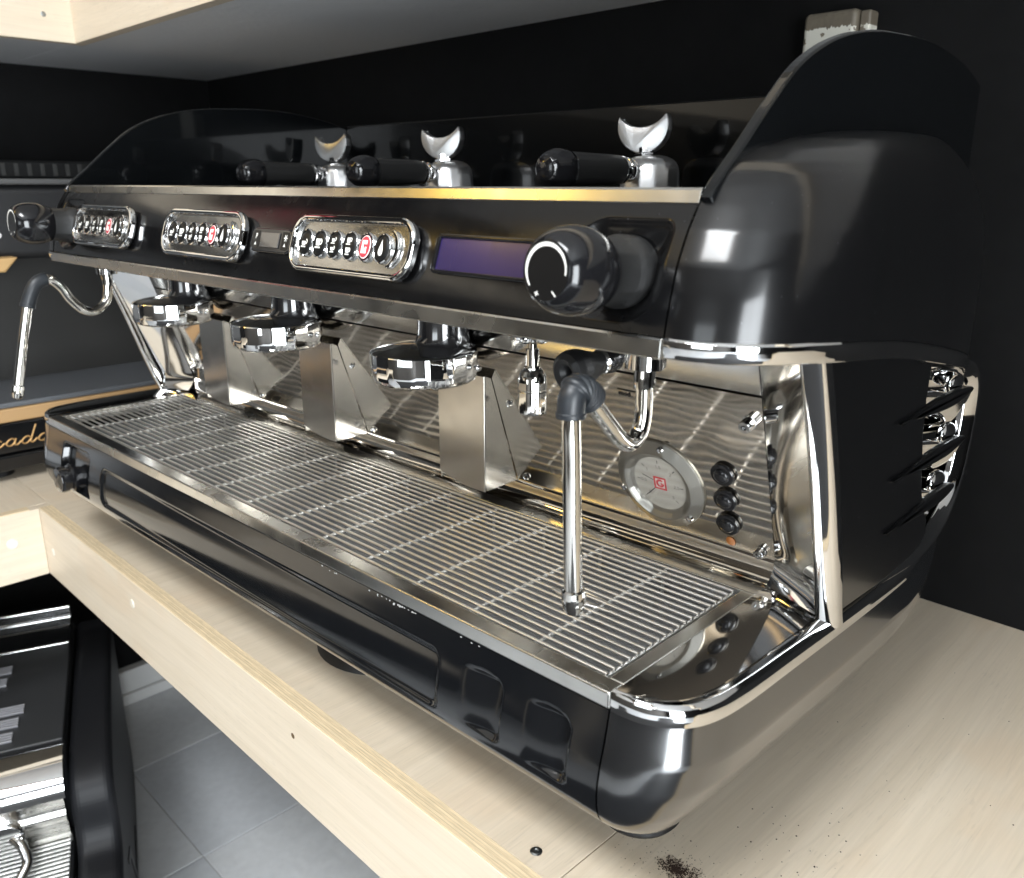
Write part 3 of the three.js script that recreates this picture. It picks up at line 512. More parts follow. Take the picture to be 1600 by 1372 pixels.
// ---- water knob low on the left of the apron
{
  const k = part('water_knob', alongZ(lathe([[0.012, -0.01], [0.012, 0.004], [0.0165, 0.0045], [0.0172, 0.0075], [0.0165, 0.0105], [0.014, 0.0112], [0.014, 0.0135], [0.0158, 0.0142], [0.0163, 0.02], [0.0152, 0.0235], [0.012, 0.0248], [0, 0.0254]], 40, 0.5)), M.bakelite, E1);
  k.position.set(-0.3725, 0.1125, 0.0025);
  part('screw', alongZ(lathe([[0, 0.002], [0.002, 0.0016], [0.0032, 0]], 18)), M.chrome, E1).position.set(-0.315, 0.108, 0.006);
}
// ---- group heads
{
  const bell = lathe([[0, 0.3008], [0.04, 0.3008], [0.0448, 0.3011], [0.0478, 0.302], [0.0502, 0.3037], [0.0518, 0.3062], [0.0526, 0.3095], [0.0528, 0.314], [0.0528, 0.3255], [0.0525, 0.3268], [0.0518, 0.3277], [0.0508, 0.3282], [0.042, 0.3301], [0.032, 0.3318], [0.02, 0.333], [0, 0.333]], 96, 0.35);
  const collarG = new THREE.LatheGeometry(new THREE.CatmullRomCurve3(V3([[0.0325, 0.3296, 0], [0.0285, 0.3325, 0], [0.0262, 0.338, 0], [0.0252, 0.347, 0], [0.025, 0.3725, 0]])).getPoints(30).map((p) => new THREE.Vector2(p.x, p.y)), 64);
  const nippleG = lathe([[0, 0.014], [0.0038, 0.014], [0.0045, 0.012], [0.0045, 0.009], [0.006, 0.0085], [0.006, 0.005], [0.0045, 0.0045], [0.0045, 0]], 24);
  for (const x of [-0.302, -0.069, 0.165]) {
    const g = part('group_head', bell, M.chrome, E1); g.position.set(x, 0, -0.112); g.scale.set(0.88, 1, 0.88);
    part('collar', collarG, M.darkChrome, g).position.set(0.004, 0, -0.022);
    const q = part('nipple', nippleG, M.oldChrome, g); q.rotation.z = -Math.PI / 2; q.position.set(0.0515, 0.316, -0.02); q.scale.setScalar(0.5);
  }
  // splash guards under them: a front plate with a curved foot and two cheeks running back to the back splash
  const w = 0.062, t = 0.0014, fs = new THREE.Shape(); fs.moveTo(-w / 2, 0.198); fs.quadraticCurveTo(0, 0.189, w / 2, 0.1905); fs.lineTo(w / 2, 0.3); fs.lineTo(-w / 2, 0.3); fs.closePath();
  const front = extrude(fs, t, 0.0004, 1, 16).translate(0, 0, -0.1612);
  const cheek = poly([[-0.1615, 0.191], [bz(0.192) + 0.0005, 0.192], [bz(0.297) + 0.0005, 0.297], [-0.1615, 0.3]]);
  const guard = merge([uvBox(front), uvBox(extrudeX(cheek, w / 2 - t, w / 2)), uvBox(extrudeX(cheek, -w / 2, -w / 2 + t))]);
  for (const x of [-0.306, -0.075, 0.159]) part('splash_guard', guard, M.guard, E1).position.x = x;
}
// ---- steam wands
function wand(pts, elbowFrom, elbowTo, ribs, nut) {
  const c = new THREE.CatmullRomCurve3(V3(pts), false, 'catmullrom', 0.5), w = part('steam_wand', new THREE.TubeGeometry(c, 140, 0.0057, 18), M.tube, E1);
  const sub = []; for (let i = 0; i <= 24; i++) sub.push(c.getPoint(lerp(elbowFrom, elbowTo, i / 24)));
  const sc = new THREE.CatmullRomCurve3(sub), n = 120;
  const prof = (t) => 0.0084 + (ribs && t > 0.02 && t < 0.56 ? 0.0019 * Math.pow(Math.abs(Math.sin(t * Math.PI * 12.5)), 0.6) : 0) + (t > 0.9 ? 0.0006 : 0);
  const fr = sc.computeFrenetFrames(n), pos = [], idx = [], R = 22;
  for (let i = -1; i <= n + 1; i++) { const k = clamp(i, 0, n), p = sc.getPointAt(k / n), r = i < 0 || i > n ? 0.0055 : prof(k / n); for (let j = 0; j <= R; j++) { const a = j / R * 6.28318, q = p.clone().addScaledVector(fr.normals[k], r * Math.cos(a)).addScaledVector(fr.binormals[k], r * Math.sin(a)); pos.push(q.x, q.y, q.z); } }
  for (let i = 0; i < n + 2; i++) for (let j = 0; j < R; j++) { const a = i * (R + 1) + j, b = a + 1, d = a + R + 1, e = d + 1; idx.push(a, d, b, b, d, e); }
  const g = new THREE.BufferGeometry(); g.setAttribute('position', new THREE.Float32BufferAttribute(pos, 3)); g.setIndex(idx); g.computeVertexNormals();
  part('rubber_sleeve', g, M.grayRubber, w);
  const end = c.getPoint(1), dir = c.getTangent(1);
  const tip = part('tip', lathe([[0, 0.0175], [0.0022, 0.0175], [0.0058, 0.0158], [0.007, 0.0125], [0.0077, 0.004], [0.0073, 0.001], [0.0058, 0]], 28), M.tube, w); tip.position.copy(end); tip.quaternion.setFromUnitVectors(new THREE.Vector3(0, 1, 0), dir);
  const hex = part('nut', new THREE.CylinderGeometry(0.0135, 0.0135, 0.017, 6).rotateY(0.35), M.oldChrome, w); hex.position.set(...nut);
  const col = part('collar', lathe([[0.0066, 0], [0.0068, 0.012], [0.0062, 0.013]], 24), M.tube, w); col.position.set(pts[0][0], nut[1] - 0.0215, pts[0][2]);
}
wand([[0.418, 0.362, -0.0765], [0.418, 0.343, -0.0768], [0.418, 0.325, -0.077], [0.418, 0.3125, -0.0735], [0.418, 0.3075, -0.0645], [0.418, 0.3115, -0.0545], [0.418, 0.321, -0.044], [0.418, 0.335, -0.03], [0.418, 0.3465, -0.0185], [0.418, 0.3505, -0.0105], [0.418, 0.347, -0.0055], [0.418, 0.336, -0.0045], [0.418, 0.31, -0.0062], [0.418, 0.26, -0.0085], [0.418, 0.2255, -0.0105]], 0.545, 0.785, true, [0.418, 0.3625, -0.077]);
wand([[-0.42, 0.36, -0.084], [-0.42, 0.338, -0.0835], [-0.42, 0.32, -0.079], [-0.42, 0.3085, -0.064], [-0.42, 0.311, -0.05], [-0.42, 0.3255, -0.036], [-0.42, 0.342, -0.0265], [-0.42, 0.352, -0.014], [-0.42, 0.3475, 0.001], [-0.42, 0.329, 0.0115], [-0.42, 0.306, 0.0185], [-0.42, 0.25, 0.033], [-0.42, 0.228, 0.0385]], 0.6, 0.79, false, [-0.42, 0.362, -0.084]);
// ---- hot water outlet with its flower-shaped nut and round nozzle
{
  const p = part('water_outlet', lathe([[0, 0.3055], [0.0085, 0.3055], [0.0103, 0.307], [0.0108, 0.31], [0.0108, 0.3225], [0.0104, 0.323], [0.0104, 0.3238], [0.0108, 0.3244], [0.0107, 0.3295], [0.0096, 0.3342], [0.0078, 0.3375], [0.0062, 0.3387], [0.0062, 0.3405], [0.0048, 0.341], [0.0048, 0.353], [0.003, 0.3535], [0.003, 0.3575]], 44, 0.5), M.tube, E1); p.position.set(0.32, 0, -0.08);
  const fl = new THREE.Shape(); for (let i = 0; i <= 64; i++) { const a = i / 64 * 6.28318, r = 0.0105 + 0.0022 * Math.cos(a * 8); i ? fl.lineTo(r * Math.cos(a), r * Math.sin(a)) : fl.moveTo(r * Math.cos(a), r * Math.sin(a)); }
  part('nut', extrude(fl, 0.013, 0.0035, 4).rotateX(Math.PI / 2).translate(0, 0.3705, 0), M.chrome, p);
}
// ---- black rubber grip beside the right wand
{
  const g = part('rubber_grip', alongZ(lathe([[0, 0.014], [0.004, 0.0145], [0.0045, 0.021], [0.0065, 0.0245], [0.0105, 0.026], [0.0142, 0.0235], [0.0155, 0.018], [0.0148, 0.012], [0.0115, 0.004], [0.0088, -0.004], [0.0082, -0.01]], 36)), M.rubber, E1); g.position.set(0.354, 0.3425, -0.104); g.rotation.set(0.12, -0.12, 0);
  part('grip_stem', alongZ(lathe([[0.0075, -0.01], [0.0095, -0.0125], [0.0102, -0.018], [0.0095, -0.023], [0.006, -0.027], [0.004, -0.06]], 32)), M.bakelite, g);
  part('grip_ring', alongZ(lathe([[0.0084, -0.0075], [0.0092, -0.0085], [0.0092, -0.0105], [0.0084, -0.0115]], 32)), M.chrome, g);
}
// ---- upper end caps (domes), the chrome band under them, the side panels
// front edge, outer edge and back edge of the dome at height y
const domeFront = (y) => interp([[0.3827, -0.0366], [0.392, -0.0384], [0.406, -0.0417], [0.423, -0.0468], [0.44, -0.0552], [0.4538, -0.0646], [0.464, -0.0722], [0.4705, -0.0785], [0.4765, -0.088], [0.4845, -0.111], [0.4915, -0.15], [0.4965, -0.196], [0.4995, -0.24], [0.501, -0.273]], y);
const domeSide = (y) => XS + 0.0102 + 0.0655 * Math.pow(Math.max(0, 1 - Math.pow(clamp((y - 0.383) / 0.118), 2.3)), 1 / 2.3);
const domeBack = (y) => lerp(-0.478, -0.4, Math.pow(clamp((y - 0.42) / 0.081), 3));
function domePlan(u, y) {                             // u: 0 front seam .. 1 back
  const x0 = XS + 0.001, a = domeSide(y) - x0, zf = domeFront(y), zb = domeBack(y), n = 2.3, span = zf - zb, L = Math.min(0.115 * (0.35 + 0.65 * a / 0.0747), span * 0.45), L2 = Math.min(0.2, span * 0.5);
  if (u < 0.5) { const t = u / 0.5 * Math.PI / 2; return [x0 + a * Math.pow(Math.sin(t), 2 / n), zf - L * (1 - Math.pow(Math.cos(t), 2 / n))]; }
  if (u < 0.75) return [x0 + a, lerp(zf - L, zb + L2, (u - 0.5) / 0.25)];
  const t = (u - 0.75) / 0.25 * Math.PI / 2; return [x0 + a * Math.pow(Math.cos(t), 2 / 1.9), zb + L2 * (1 - Math.pow(Math.sin(t), 2 / 1.9))];
}
const bandTop = (z) => interp([[-0.48, 0.302], [-0.44, 0.312], [-0.4, 0.3265], [-0.354, 0.339], [-0.3, 0.3505], [-0.234, 0.3635], [-0.18, 0.3725], [-0.125, 0.379], [-0.08, 0.3822], [-0.03, 0.383]], z);
for (const s of [1, -1]) {
  part('dome', grid(170, 90, (u, v) => {
    let y, p;
    if (v < 0.15) { p = domePlan(u, 0.383); y = lerp(bandTop(p[1]), 0.383, v / 0.15); } else { const w = (v - 0.15) / 0.85; y = 0.383 + 0.1179 * (1 - Math.pow(1 - w, 1.8)); p = domePlan(u, y); }
    return [s * p[0], y, p[1], u * 0.9, v * 0.2];
  }, s < 0), M.gloss, E1);
  const bandProf = [[0, 0.0000], [0.0012, -0.0012], [0.0014, -0.004], [0.0006, -0.0085], [-0.0002, -0.0112], [-0.0016, -0.0118]];
  part('chrome_band', grid(150, 20, (u, v) => {
    const V = (q) => new THREE.Vector3(q[0], 0, q[1]), p = V(domePlan(u, 0.383)), a = V(domePlan(clamp(u - 0.004), 0.383)), b = V(domePlan(clamp(u + 0.004), 0.383)), n = new THREE.Vector3(-(b.z - a.z), 0, b.x - a.x).normalize();
    const i = v * (bandProf.length - 1), i0 = Math.min(Math.floor(i), bandProf.length - 2), off = lerp(bandProf[i0][0], bandProf[i0 + 1][0], i - i0), dy = lerp(bandProf[i0][1], bandProf[i0 + 1][1], i - i0);
    return [s * (p.x - n.x * -off), bandTop(p.z) - 0.0003 + dy, p.z + n.z * off, u * 0.8, v * 0.02];
  }, s > 0), M.chrome, E1);
  // cheek of the mouth: polished plate from the back splash out to the column
  part('cheek_plate', grid(16, 40, (u, v) => {
    const y = lerp(0.1755, 0.3715, v), zin = y < 0.186 ? bz(0.186) : bz(y), zout = lerp(-0.1815, -0.116, clamp((y - 0.19) / 0.17, -0.1, 1.1));
    const cove = y < 0.2 ? 0.013 * Math.pow(1 - (y - 0.1755) / 0.0245, 2) : 0;
    return [s * lerp(0.4572, 0.5035, u), y, lerp(zin, zout, u) + cove, u * 0.3, v];
  }, s < 0), M.chrome, E1);
  // the lower part of the cheek is ribbed
  part('column', (() => {
    const pts = [[0.5115, 0.373, -0.11], [0.512, 0.33, -0.1265], [0.5125, 0.28, -0.1445], [0.5125, 0.23, -0.1605], [0.512, 0.203, -0.1695], [0.5115, 0.19, -0.174], [0.511, 0.18, -0.178], [0.5105, 0.168, -0.183]];
    const c = new THREE.CatmullRomCurve3(V3(pts.map((p) => [s * p[0], p[1], p[2]])));
    const pos = (u, v) => { const p = c.getPointAt(v), a = u * 6.28318, cx = Math.sign(Math.cos(a)) * Math.pow(Math.abs(Math.cos(a)), 0.6), sy = Math.sign(Math.sin(a)) * Math.pow(Math.abs(Math.sin(a)), 0.6); return [p.x + s * 0.0078 * cx, p.y, p.z + 0.0075 * sy - 0.002 * cx, u * 0.1, v * 0.3]; };
    return grid(32, 50, pos, s < 0);
  })(), M.chrome, E1);
  // chrome liner behind the louvres, the black side panel with its three fins, and the rim round the back
  const pockets = [[0.3, 0.347], [0.257, 0.3], [0.2165, 0.257], [0.176, 0.2165]];
  const liner = part('side_liner', uvBox(extrudeX(poly([[-0.28, 0.17], [-0.34, 0.17], [-0.36, 0.18], [-0.36, 0.33], [-0.28, 0.345]]), s * 0.4575, s * 0.46)), M.chrome, E1);
  for (const [y0, y1] of pockets) part('liner_pocket', grid(14, 10, (u, v) => {
    const ym = (y0 + y1) / 2, zr = interp([[0.175, -0.366], [0.199, -0.4], [0.222, -0.412], [0.25, -0.419], [0.278, -0.4215], [0.3, -0.418], [0.316, -0.407], [0.33, -0.39]], ym), z = lerp(zr + 0.095, zr, u), yt = Math.min(y1, bandTop(z) - 0.008), yb = Math.max(y0, trimLow(z) + 0.006), y = lerp(yb, Math.max(yb + 0.001, yt), v);
    return [s * (0.511 - 0.56 * (z - zr) + 0.35 * (y - ym) - 0.003 * Math.pow(2 * v - 1, 6)), y, z, z, y];
  }, s < 0), M.chrome, liner);
  const panel = poly([[-0.119, 0.371], [-0.168, 0.2045], [-0.173, 0.189], [-0.185, 0.1785], [-0.27, 0.1735], [-0.335, 0.1745], [-0.353, 0.185], [-0.35, 0.2], [-0.336, 0.215], [-0.325, 0.235], [-0.318, 0.258], [-0.31, 0.282], [-0.3065, 0.31], [-0.3075, 0.338], [-0.25, 0.3505], [-0.18, 0.3615]].map(([z, y]) => [z, y]));
  const sp = part('side_panel', uvBox(extrudeX(panel, s * 0.5085, s * 0.5165, 0.0018, 3)), M.gloss, E1);
  for (const [y, z1] of [[0.3005, -0.414], [0.2575, -0.413], [0.2165, -0.403]]) {
    const f = splineShape([[-0.25, y + 0.0004], [-0.29, y + 0.003], [-0.34, y + 0.0052], [-0.385, y + 0.0045], [z1, y + 0.001], [z1 + 0.004, y - 0.004], [-0.37, y - 0.0075], [-0.32, y - 0.0055], [-0.28, y - 0.002]], 60);
    part('louvre_fin', uvBox(extrudeX(f, s * 0.5135, s * 0.5195, 0.0018, 3)), M.gloss, sp);
    const cup = grid(20, 16, (u, v) => { const a = u * 6.28318, r = Math.sin(v * 3.14159), h = Math.cos(v * 3.14159); return [s * (0.5075 + 0.0065 * r * Math.cos(a)), y + 0.0045 + 0.0095 * h, z1 + 0.014 + 0.016 * r * Math.sin(a)]; });
    part('fin_boss', cup, M.chromeWavy, sp);
  }
  const rimPts = [[-0.165, 0.3705], [-0.21, 0.3605], [-0.264, 0.3505], [-0.315, 0.3405], [-0.36, 0.3325], [-0.395, 0.3255], [-0.416, 0.316], [-0.4275, 0.3005], [-0.431, 0.278], [-0.4285, 0.25], [-0.4215, 0.222], [-0.408, 0.199], [-0.388, 0.1835], [-0.36, 0.1745], [-0.325, 0.171], [-0.28, 0.1705], [-0.23, 0.1715], [-0.2, 0.1722], [-0.185, 0.1728], [-0.174, 0.1745]];
  // its cross-section: a rounded outer edge and a wide bevel that falls inwards to the liner
  const rimSec = [[-0.005, 0.506], [-0.004, 0.5145], [-0.002, 0.5192], [0, 0.5206], [0.002, 0.5202], [0.005, 0.5178], [0.008, 0.5148], [0.0105, 0.512], [0.0115, 0.508]];
  part('side_rim', (() => {
    const c = new THREE.CatmullRomCurve3(V3(rimPts.map(([z, y]) => [0, y, z])));
    return grid(32, 110, (u, v) => {
      const p = c.getPointAt(v), t = c.getTangentAt(v), n = new THREE.Vector3(0, t.z, -t.y).normalize(); if (n.dot(new THREE.Vector3(0, 0.262 - p.y, -0.27 - p.z)) < 0) n.negate();
      const k = u * (rimSec.length - 1), i = Math.min(Math.floor(k), rimSec.length - 2), d = lerp(rimSec[i][0], rimSec[i + 1][0], k - i), x = lerp(rimSec[i][1], rimSec[i + 1][1], k - i);
      const w = sstep(0, 0.22, v) * sstep(1, 0.72, v), back = 0.012 * (1 - w);
      return [s * (x - back), p.y + n.y * d * (0.35 + 0.65 * w), p.z + n.z * d * (0.35 + 0.65 * w), u * 0.05, v * 0.5];
    }, s > 0);
  })(), M.chrome, E1);
}
// inner core of the sides, so that nothing shows through
for (const s of [1, -1]) part('side_core', uvBox(extrudeX(poly([[-0.18, 0.385], [-0.232, 0.19], [-0.235, 0.165], [-0.275, 0.18], [-0.275, 0.385]]), s * 0.4575, s * 0.5)), M.matteBlack, E1);
// ---- tall side guards (wings), the cup tray and the back guard
{
  const prof = [[-0.0625, 0.4575], [-0.068, 0.464], [-0.092, 0.4835], [-0.122, 0.509], [-0.154, 0.533], [-0.194, 0.5505], [-0.245, 0.562], [-0.30, 0.5665], [-0.36, 0.568], [-0.41, 0.565], [-0.46, 0.5575], [-0.498, 0.5475]];
  const sh = new THREE.Shape(new THREE.CatmullRomCurve3(prof.map((p) => new THREE.Vector3(p[0], p[1], 0))).getPoints(70).map((p) => new THREE.Vector2(p.x, p.y))); sh.lineTo(-0.5, 0.44); sh.lineTo(-0.09, 0.44); sh.lineTo(-0.066, 0.4535);
  const wg = uvBox(extrudeX(sh, 0.4578, 0.4655, 0.0015, 3));
  part('side_guard', wg, M.wing, E1); part('side_guard', wg.clone().translate(-0.9233, 0, 0), M.wing, E1);
  part('back_guard', box(-0.4575, 0.44, -0.5035, 0.4575, 0.5515, -0.4975, 0.0015), M.wing, E1);
  part('cup_tray', box(-0.4575, 0.446, -0.497, 0.4575, 0.4515, -0.0925, 0.001), M.wing, E1);
}

// ================================================================ PORTAFILTERS lying upside down on the machine
function makePortafilter(label) {
  const t = thing('portafilter', label, 'portafilter', 'portafilters lying upside down on top of the machine');
  const body = part('body', lathe([[0, 0.0425], [0.01, 0.0422], [0.0175, 0.0407], [0.0232, 0.0382], [0.0273, 0.0347], [0.0298, 0.03], [0.031, 0.0235], [0.0318, 0.008], [0.0345, 0.0072], [0.0352, 0.005], [0.0352, 0.0005], [0.031, 0]], 56, 0.5), M.spout, t);
  part('lug', merge([box(-0.0445, 0.0008, -0.009, -0.034, 0.0062, 0.009, 0.0015), box(0.034, 0.0008, -0.009, 0.0445, 0.0062, 0.009, 0.0015)]), M.oldChrome, body);
  // double spout, pointing up: a crescent seen from the handle
  const c = new THREE.Shape(); c.absarc(0, 0.0265, 0.028, Math.PI - 0.32, Math.PI * 2 + 0.32, false); c.quadraticCurveTo(0.0252, 0.0375, 0.0228, 0.0345); c.bezierCurveTo(0.017, 0.0285, 0.009, 0.0252, 0, 0.0252); c.bezierCurveTo(-0.009, 0.0252, -0.017, 0.0285, -0.0228, 0.0345); c.quadraticCurveTo(-0.0252, 0.0375, -0.0266, 0.0353);
  const sp = part('spout', toCreasedNormals(extrude(c, 0.016, 0.002, 3, 28), 0.5).translate(0, 0.0455, -0.009), M.spout, t); sp.rotation.set(-0.06, 0.36, 0.1); sp.position.set(0, 0, 0.006);
  part('spout_nut', lathe([[0.011, 0.0395], [0.0118, 0.041], [0.0118, 0.0435], [0.0095, 0.0445], [0.0095, 0.05]], 6, 0.3), M.oldChrome, sp);
  const neck = part('neck', alongZ(lathe([[0.009, 0.022], [0.0085, 0.036], [0.0115, 0.0365], [0.0125, 0.0395], [0.0115, 0.0425], [0.0092, 0.0432], [0.0092, 0.047], [0.0128, 0.0475], [0.0142, 0.0505], [0.0138, 0.0535]], 30, 0.5)).translate(0, 0.0265, 0), M.chrome, t);
  const h = part('handle', alongZ(lathe([[0.0128, 0.0535], [0.0146, 0.056], [0.0152, 0.07], [0.0158, 0.1], [0.0163, 0.125], [0.0168, 0.134]], 36)).translate(0, 0.0265, 0), M.wornBakelite, t);
  part('end_cap', alongZ(lathe([[0.0178, 0.1345], [0.0186, 0.1365], [0.0192, 0.1425], [0.0186, 0.15], [0.0163, 0.158], [0.012, 0.1645], [0.006, 0.168], [0, 0.1688]], 40)).translate(0, 0.0265, 0), M.bakelite, h);
  return t;
}
{
  const a = makePortafilter('chrome portafilter with black handle lying upside down nearest the tall right side guard');
  a.position.set(0.166, 0.452, -0.437); a.rotation.y = -0.04;
  const spots = [[-0.153, -0.437, 0.06, 'chrome portafilter with black handle lying upside down between the two others'], [-0.398, -0.437, 0.0, 'chrome portafilter with black handle lying upside down farthest left, by the left side guard']];
  for (const [x, z, r, label] of spots) { const q = a.clone(); q.name = numbered('portafilter'); q.userData = { ...a.userData, label }; q.position.set(x, 0.452, z); q.rotation.y = r; scene.add(q); }
}

// ================================================================ BLACK MACHINE ON THE LEFT COUNTER
{
  const m = room(thing('espresso_machine', 'dark espresso machine with wooden trim and gold script on the left counter', 'espresso machine'));
  const X = -0.77, Z0 = -0.6, Z1 = 0.75;
  part('base', merge([box(-1.2, 0.018, Z0, X, 0.0435, Z1, 0.004, 3), box(-1.2, 0.0445, Z0, X - 0.003, 0.098, Z1, 0.006, 3)]), M.baseBlack, m);
  part('wooden_strip', box(-0.8, 0.0985, Z0, X + 0.004, 0.1205, Z1, 0.003, 3, 'z'), M.brownWood, m);
  part('tray_ledge', box(-0.96, 0.121, Z0, X + 0.002, 0.1295, Z1, 0.003, 3), S(lin(0.16, 0.17, 0.185), 0.35, 0.3, { roughnessMap: smudge }), m);
  part('back_panel', box(-1.2, 0.121, Z0, -0.9605, 0.345, Z1, 0.004), S(lin(0.035, 0.034, 0.032), 0.4), m);
  part('head', box(-1.18, 0.3455, Z0, -0.842, 0.462, Z1, 0.014, 4), S(lin(0.018, 0.018, 0.019), 0.45), m);
  part('head_top', box(-1.19, 0.4625, Z0, -0.835, 0.472, Z1, 0.004, 3), S(lin(0.09, 0.09, 0.09), 0.4), m);
  const grill = part('cup_rail', box(-1.19, 0.4725, Z0, -1.06, 0.505, Z1, 0.006, 3), M.matteBlack, m);
  for (let k = 0; k < 28; k++) part('slot', box(-1.0605, 0.478, -0.28 + 0.022 * k, -1.0585, 0.5, -0.273 + 0.022 * k, 0.0005), S(lin(0.05, 0.05, 0.048), 0.5), grill);
  part('wooden_handle', uvBox(extrude(poly([[0.075, 0.352], [-0.45, 0.352], [-0.45, 0.33], [0.055, 0.33]]), 0.04, 0.003, 2).rotateY(Math.PI / 2).translate(-0.84, 0, 0), 'z'), S(lin(0.52, 0.33, 0.14), 0.5), m);
  // gold script, as on the photograph: «cada»
  const st = [];
  const pen = (pts) => st.push(tube(pts.map(([a, b]) => [0, b, -a]), 0.0014, pts.length * 8, 7));
  const o = (a) => pen([[a + 0.011, 0.009], [a + 0.006, 0.0115], [a, 0.0085], [a - 0.003, 0.004], [a, 0.0005], [a + 0.005, 0.001], [a + 0.01, 0.006]]);
  let a = 0; pen([[-0.012, 0.004], [-0.006, 0.009]]);
  pen([[0.009, 0.0095], [0.004, 0.0115], [-0.002, 0.008], [-0.004, 0.003], [0, 0], [0.006, 0.001], [0.013, 0.006]]);
  o(0.018); pen([[0.03, 0.0115], [0.0275, 0.004], [0.0285, 0.0005], [0.033, 0.002], [0.037, 0.006]]);
  o(0.041); pen([[0.062, 0.029], [0.057, 0.018], [0.052, 0.006], [0.0515, 0.001], [0.055, 0.001], [0.061, 0.006]]);
  o(0.066); pen([[0.078, 0.0115], [0.0755, 0.004], [0.0765, 0.0005], [0.081, 0.002], [0.086, 0.006]]);
  const sc = part('gold_script', merge(st), M.gold, m); sc.position.set(X - 0.0025, 0.0585, 0.008);
  const wm = part('white_mark', merge([tube([[0, -0.005, 0.012], [0, 0.004, 0.006], [0, 0.007, 0.003]], 0.0011, 10, 6), tube([[0, 0.001, -0.001], [0, 0.005, -0.005], [0, 0.001, -0.009], [0, -0.003, -0.006], [0, 0, -0.002]], 0.0011, 20, 6)]), S(lin(0.8, 0.8, 0.8), 0.5), m); wm.position.set(-0.8415, 0.384, -0.058);
  for (const z of [-0.45, 0.0, 0.5]) part('foot', lathe([[0, 0], [0.025, 0], [0.025, 0.0185], [0, 0.0185]], 24), M.rubber, m).position.set(-0.83, 0, z);
}
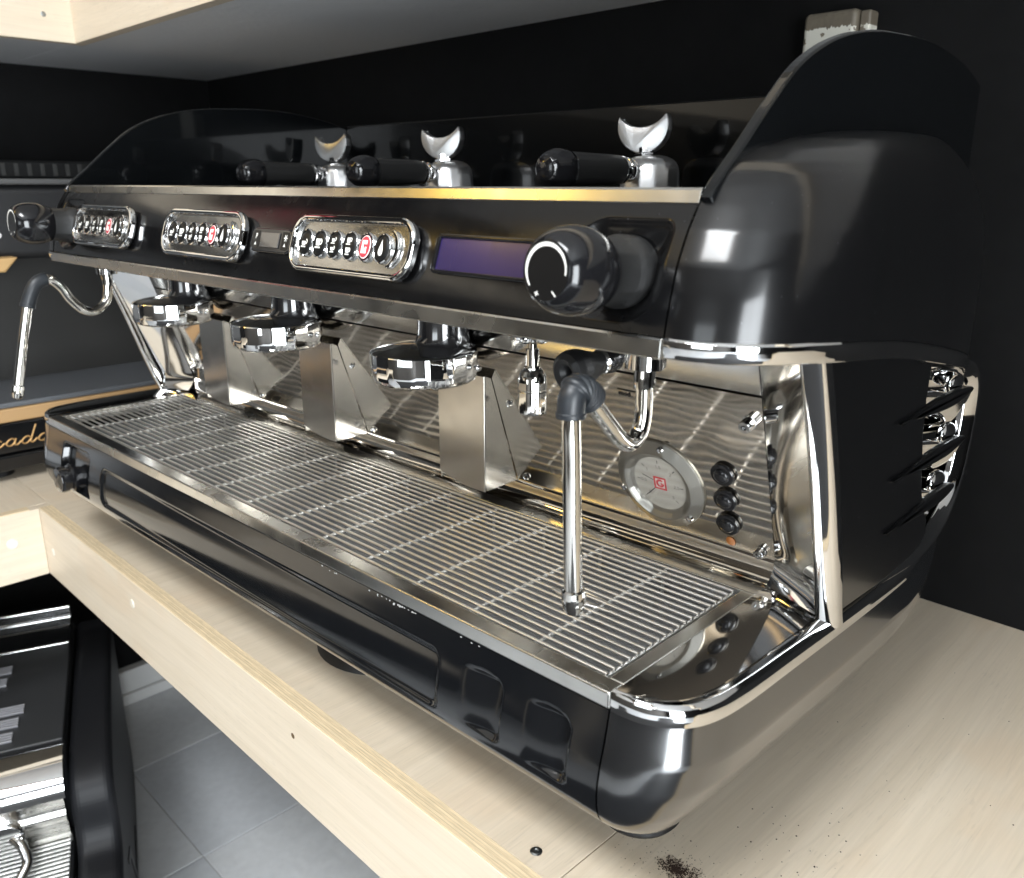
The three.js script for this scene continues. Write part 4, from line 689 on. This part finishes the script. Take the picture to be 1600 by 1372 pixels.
// ================================================================ MACHINE STANDING ON THE FLOOR AT THE LEFT
{
  const m = thing('coffee_machine', 'black coffee machine with vented top and chrome front band standing on the tiled floor', 'coffee machine');
  // local: x to its right, z to its front; origin below the back right corner of its top
  const W = -0.46, H = 0.42;
  const put = (g, z = 0) => g;
  m.position.copy(new THREE.Vector3(-0.8957, FLOOR, -0.1232)); m.rotation.y = 68 * Math.PI / 180;
  const blk = S(lin(0.02, 0.021, 0.023), 0.42), blk2 = P(lin(0.01, 0.0105, 0.0125), 0.5, 0, { specularIntensity: 0.6 });
  part('housing', box(W, 0.03, -0.02, 0.0, H - 0.012, 0.43, 0.012, 3), blk, m);
  const sideShape = splineShape([[-0.03, 0.02], [-0.03, 0.2], [-0.02, 0.385], [0.05, 0.402], [0.3, 0.404], [0.42, 0.4], [0.472, 0.388], [0.49, 0.36], [0.492, 0.31], [0.51, 0.285], [0.56, 0.28], [0.585, 0.26], [0.59, 0.1], [0.58, 0.02], [0.3, 0.015]], 120);
  const sp = part('side_panel', extrude(sideShape, 0.06, 0.014, 5).rotateY(-Math.PI / 2).translate(0.062, 0, 0), blk2, m);
  part('side_groove', extrude(poly([[0.2, 0.06], [0.33, 0.06], [0.4, 0.17], [0.45, 0.2], [0.45, 0.21], [0.39, 0.185], [0.325, 0.075], [0.2, 0.075]]), 0.004, 0.001).rotateY(-Math.PI / 2).translate(0.064, 0, 0), M.matteBlack, sp);
  // top deck with rows of vents, rear cup ledge
  const deck = part('top_deck', box(W, H - 0.0115, 0.1, -0.002, H - 0.0005, 0.405, 0.003, 2), S(lin(0.03, 0.031, 0.033), 0.45), m);
  const rib = box(-0.2, 0, -0.0022, 0, 0.004, 0.0022, 0.0008, 1), ribM = S(lin(0.3, 0.3, 0.32), 0.4, 0.4);
  for (const [z, x] of [[0.165, -0.088], [0.205, -0.092], [0.245, -0.1], [0.3, -0.06], [0.337, -0.065], [0.375, -0.07]]) for (let k = 0; k < 4; k++) part('vent_rib', rib, ribM, deck).position.set(x, H - 0.0004, z + 0.0066 * k - 0.01);
  part('rear_ledge', merge([box(W, H - 0.011, -0.02, -0.003, H + 0.001, 0.098, 0.003), box(W, H + 0.001, -0.02, -0.003, H + 0.022, -0.008, 0.003)]), M.oldChrome, m);
  // bright rounded front band and the steel front below it
  const band = [[0.418, 0.408], [0.424, 0.4215], [0.446, 0.42], [0.468, 0.413], [0.484, 0.402], [0.491, 0.39], [0.492, 0.377]];
  const bc = new THREE.CatmullRomCurve3(band.map((p) => new THREE.Vector3(0, p[1], p[0])));
  part('front_band', grid(8, 40, (u, v) => { const p = bc.getPoint(v); return [lerp(W, -0.001, u), p.y, p.z]; }), M.chrome, m);
  const fr = [[0.4905, 0.376], [0.486, 0.362], [0.4865, 0.352], [0.49, 0.349], [0.488, 0.334], [0.482, 0.331], [0.48, 0.318], [0.47, 0.302], [0.464, 0.298], [0.463, 0.28]];
  const fc = new THREE.CatmullRomCurve3(fr.map((p) => new THREE.Vector3(0, p[1], p[0])));
  part('front_plate', grid(8, 60, (u, v) => { const p = fc.getPoint(v); return [lerp(W, -0.004, u), p.y, p.z]; }), M.satin, m);
  const ins = stadium(0.12, 0.075, 0.02); part('black_inset', extrude(ins, 0.012, 0.004, 3).translate(-0.122, 0.318, 0.484), M.baseBlack, m);
  const rimS = stadium(0.13, 0.085, 0.024); rimS.holes.push(new THREE.Path(stadium(0.119, 0.074, 0.0195).getPoints(12).reverse())); part('inset_rim', extrude(rimS, 0.016, 0.004, 3).translate(-0.122, 0.318, 0.482), M.oldChrome, m);
  part('steam_pipe', tube([[-0.075, 0.335, 0.49], [-0.062, 0.328, 0.505], [-0.056, 0.31, 0.52], [-0.066, 0.296, 0.535]], 0.007, 30, 12), M.oldChrome, m);
  const tray = part('drip_tray', box(W, 0.06, 0.43, -0.002, 0.283, 0.585, 0.008, 3), blk, m);
  const bar = box(W + 0.005, 0.2835, -0.0022, -0.006, 0.2885, 0.0022, 0.001, 1), barM = S(lin(0.55, 0.55, 0.53), 0.3, 0.7);
  for (let k = 0; k < 14; k++) part('bar', bar, barM, tray).position.z = 0.458 + 0.0088 * k;
  for (const [x, z] of [[-0.02, 0.02], [-0.02, 0.58], [W + 0.05, 0.02], [W + 0.05, 0.58]]) part('foot', lathe([[0, 0], [0.02, 0], [0.02, 0.0305], [0, 0.0305]], 20), M.rubber, m).position.set(x, 0, z);
}
camera.far = 60; camera.updateProjectionMatrix();
renderer.render(scene, camera);
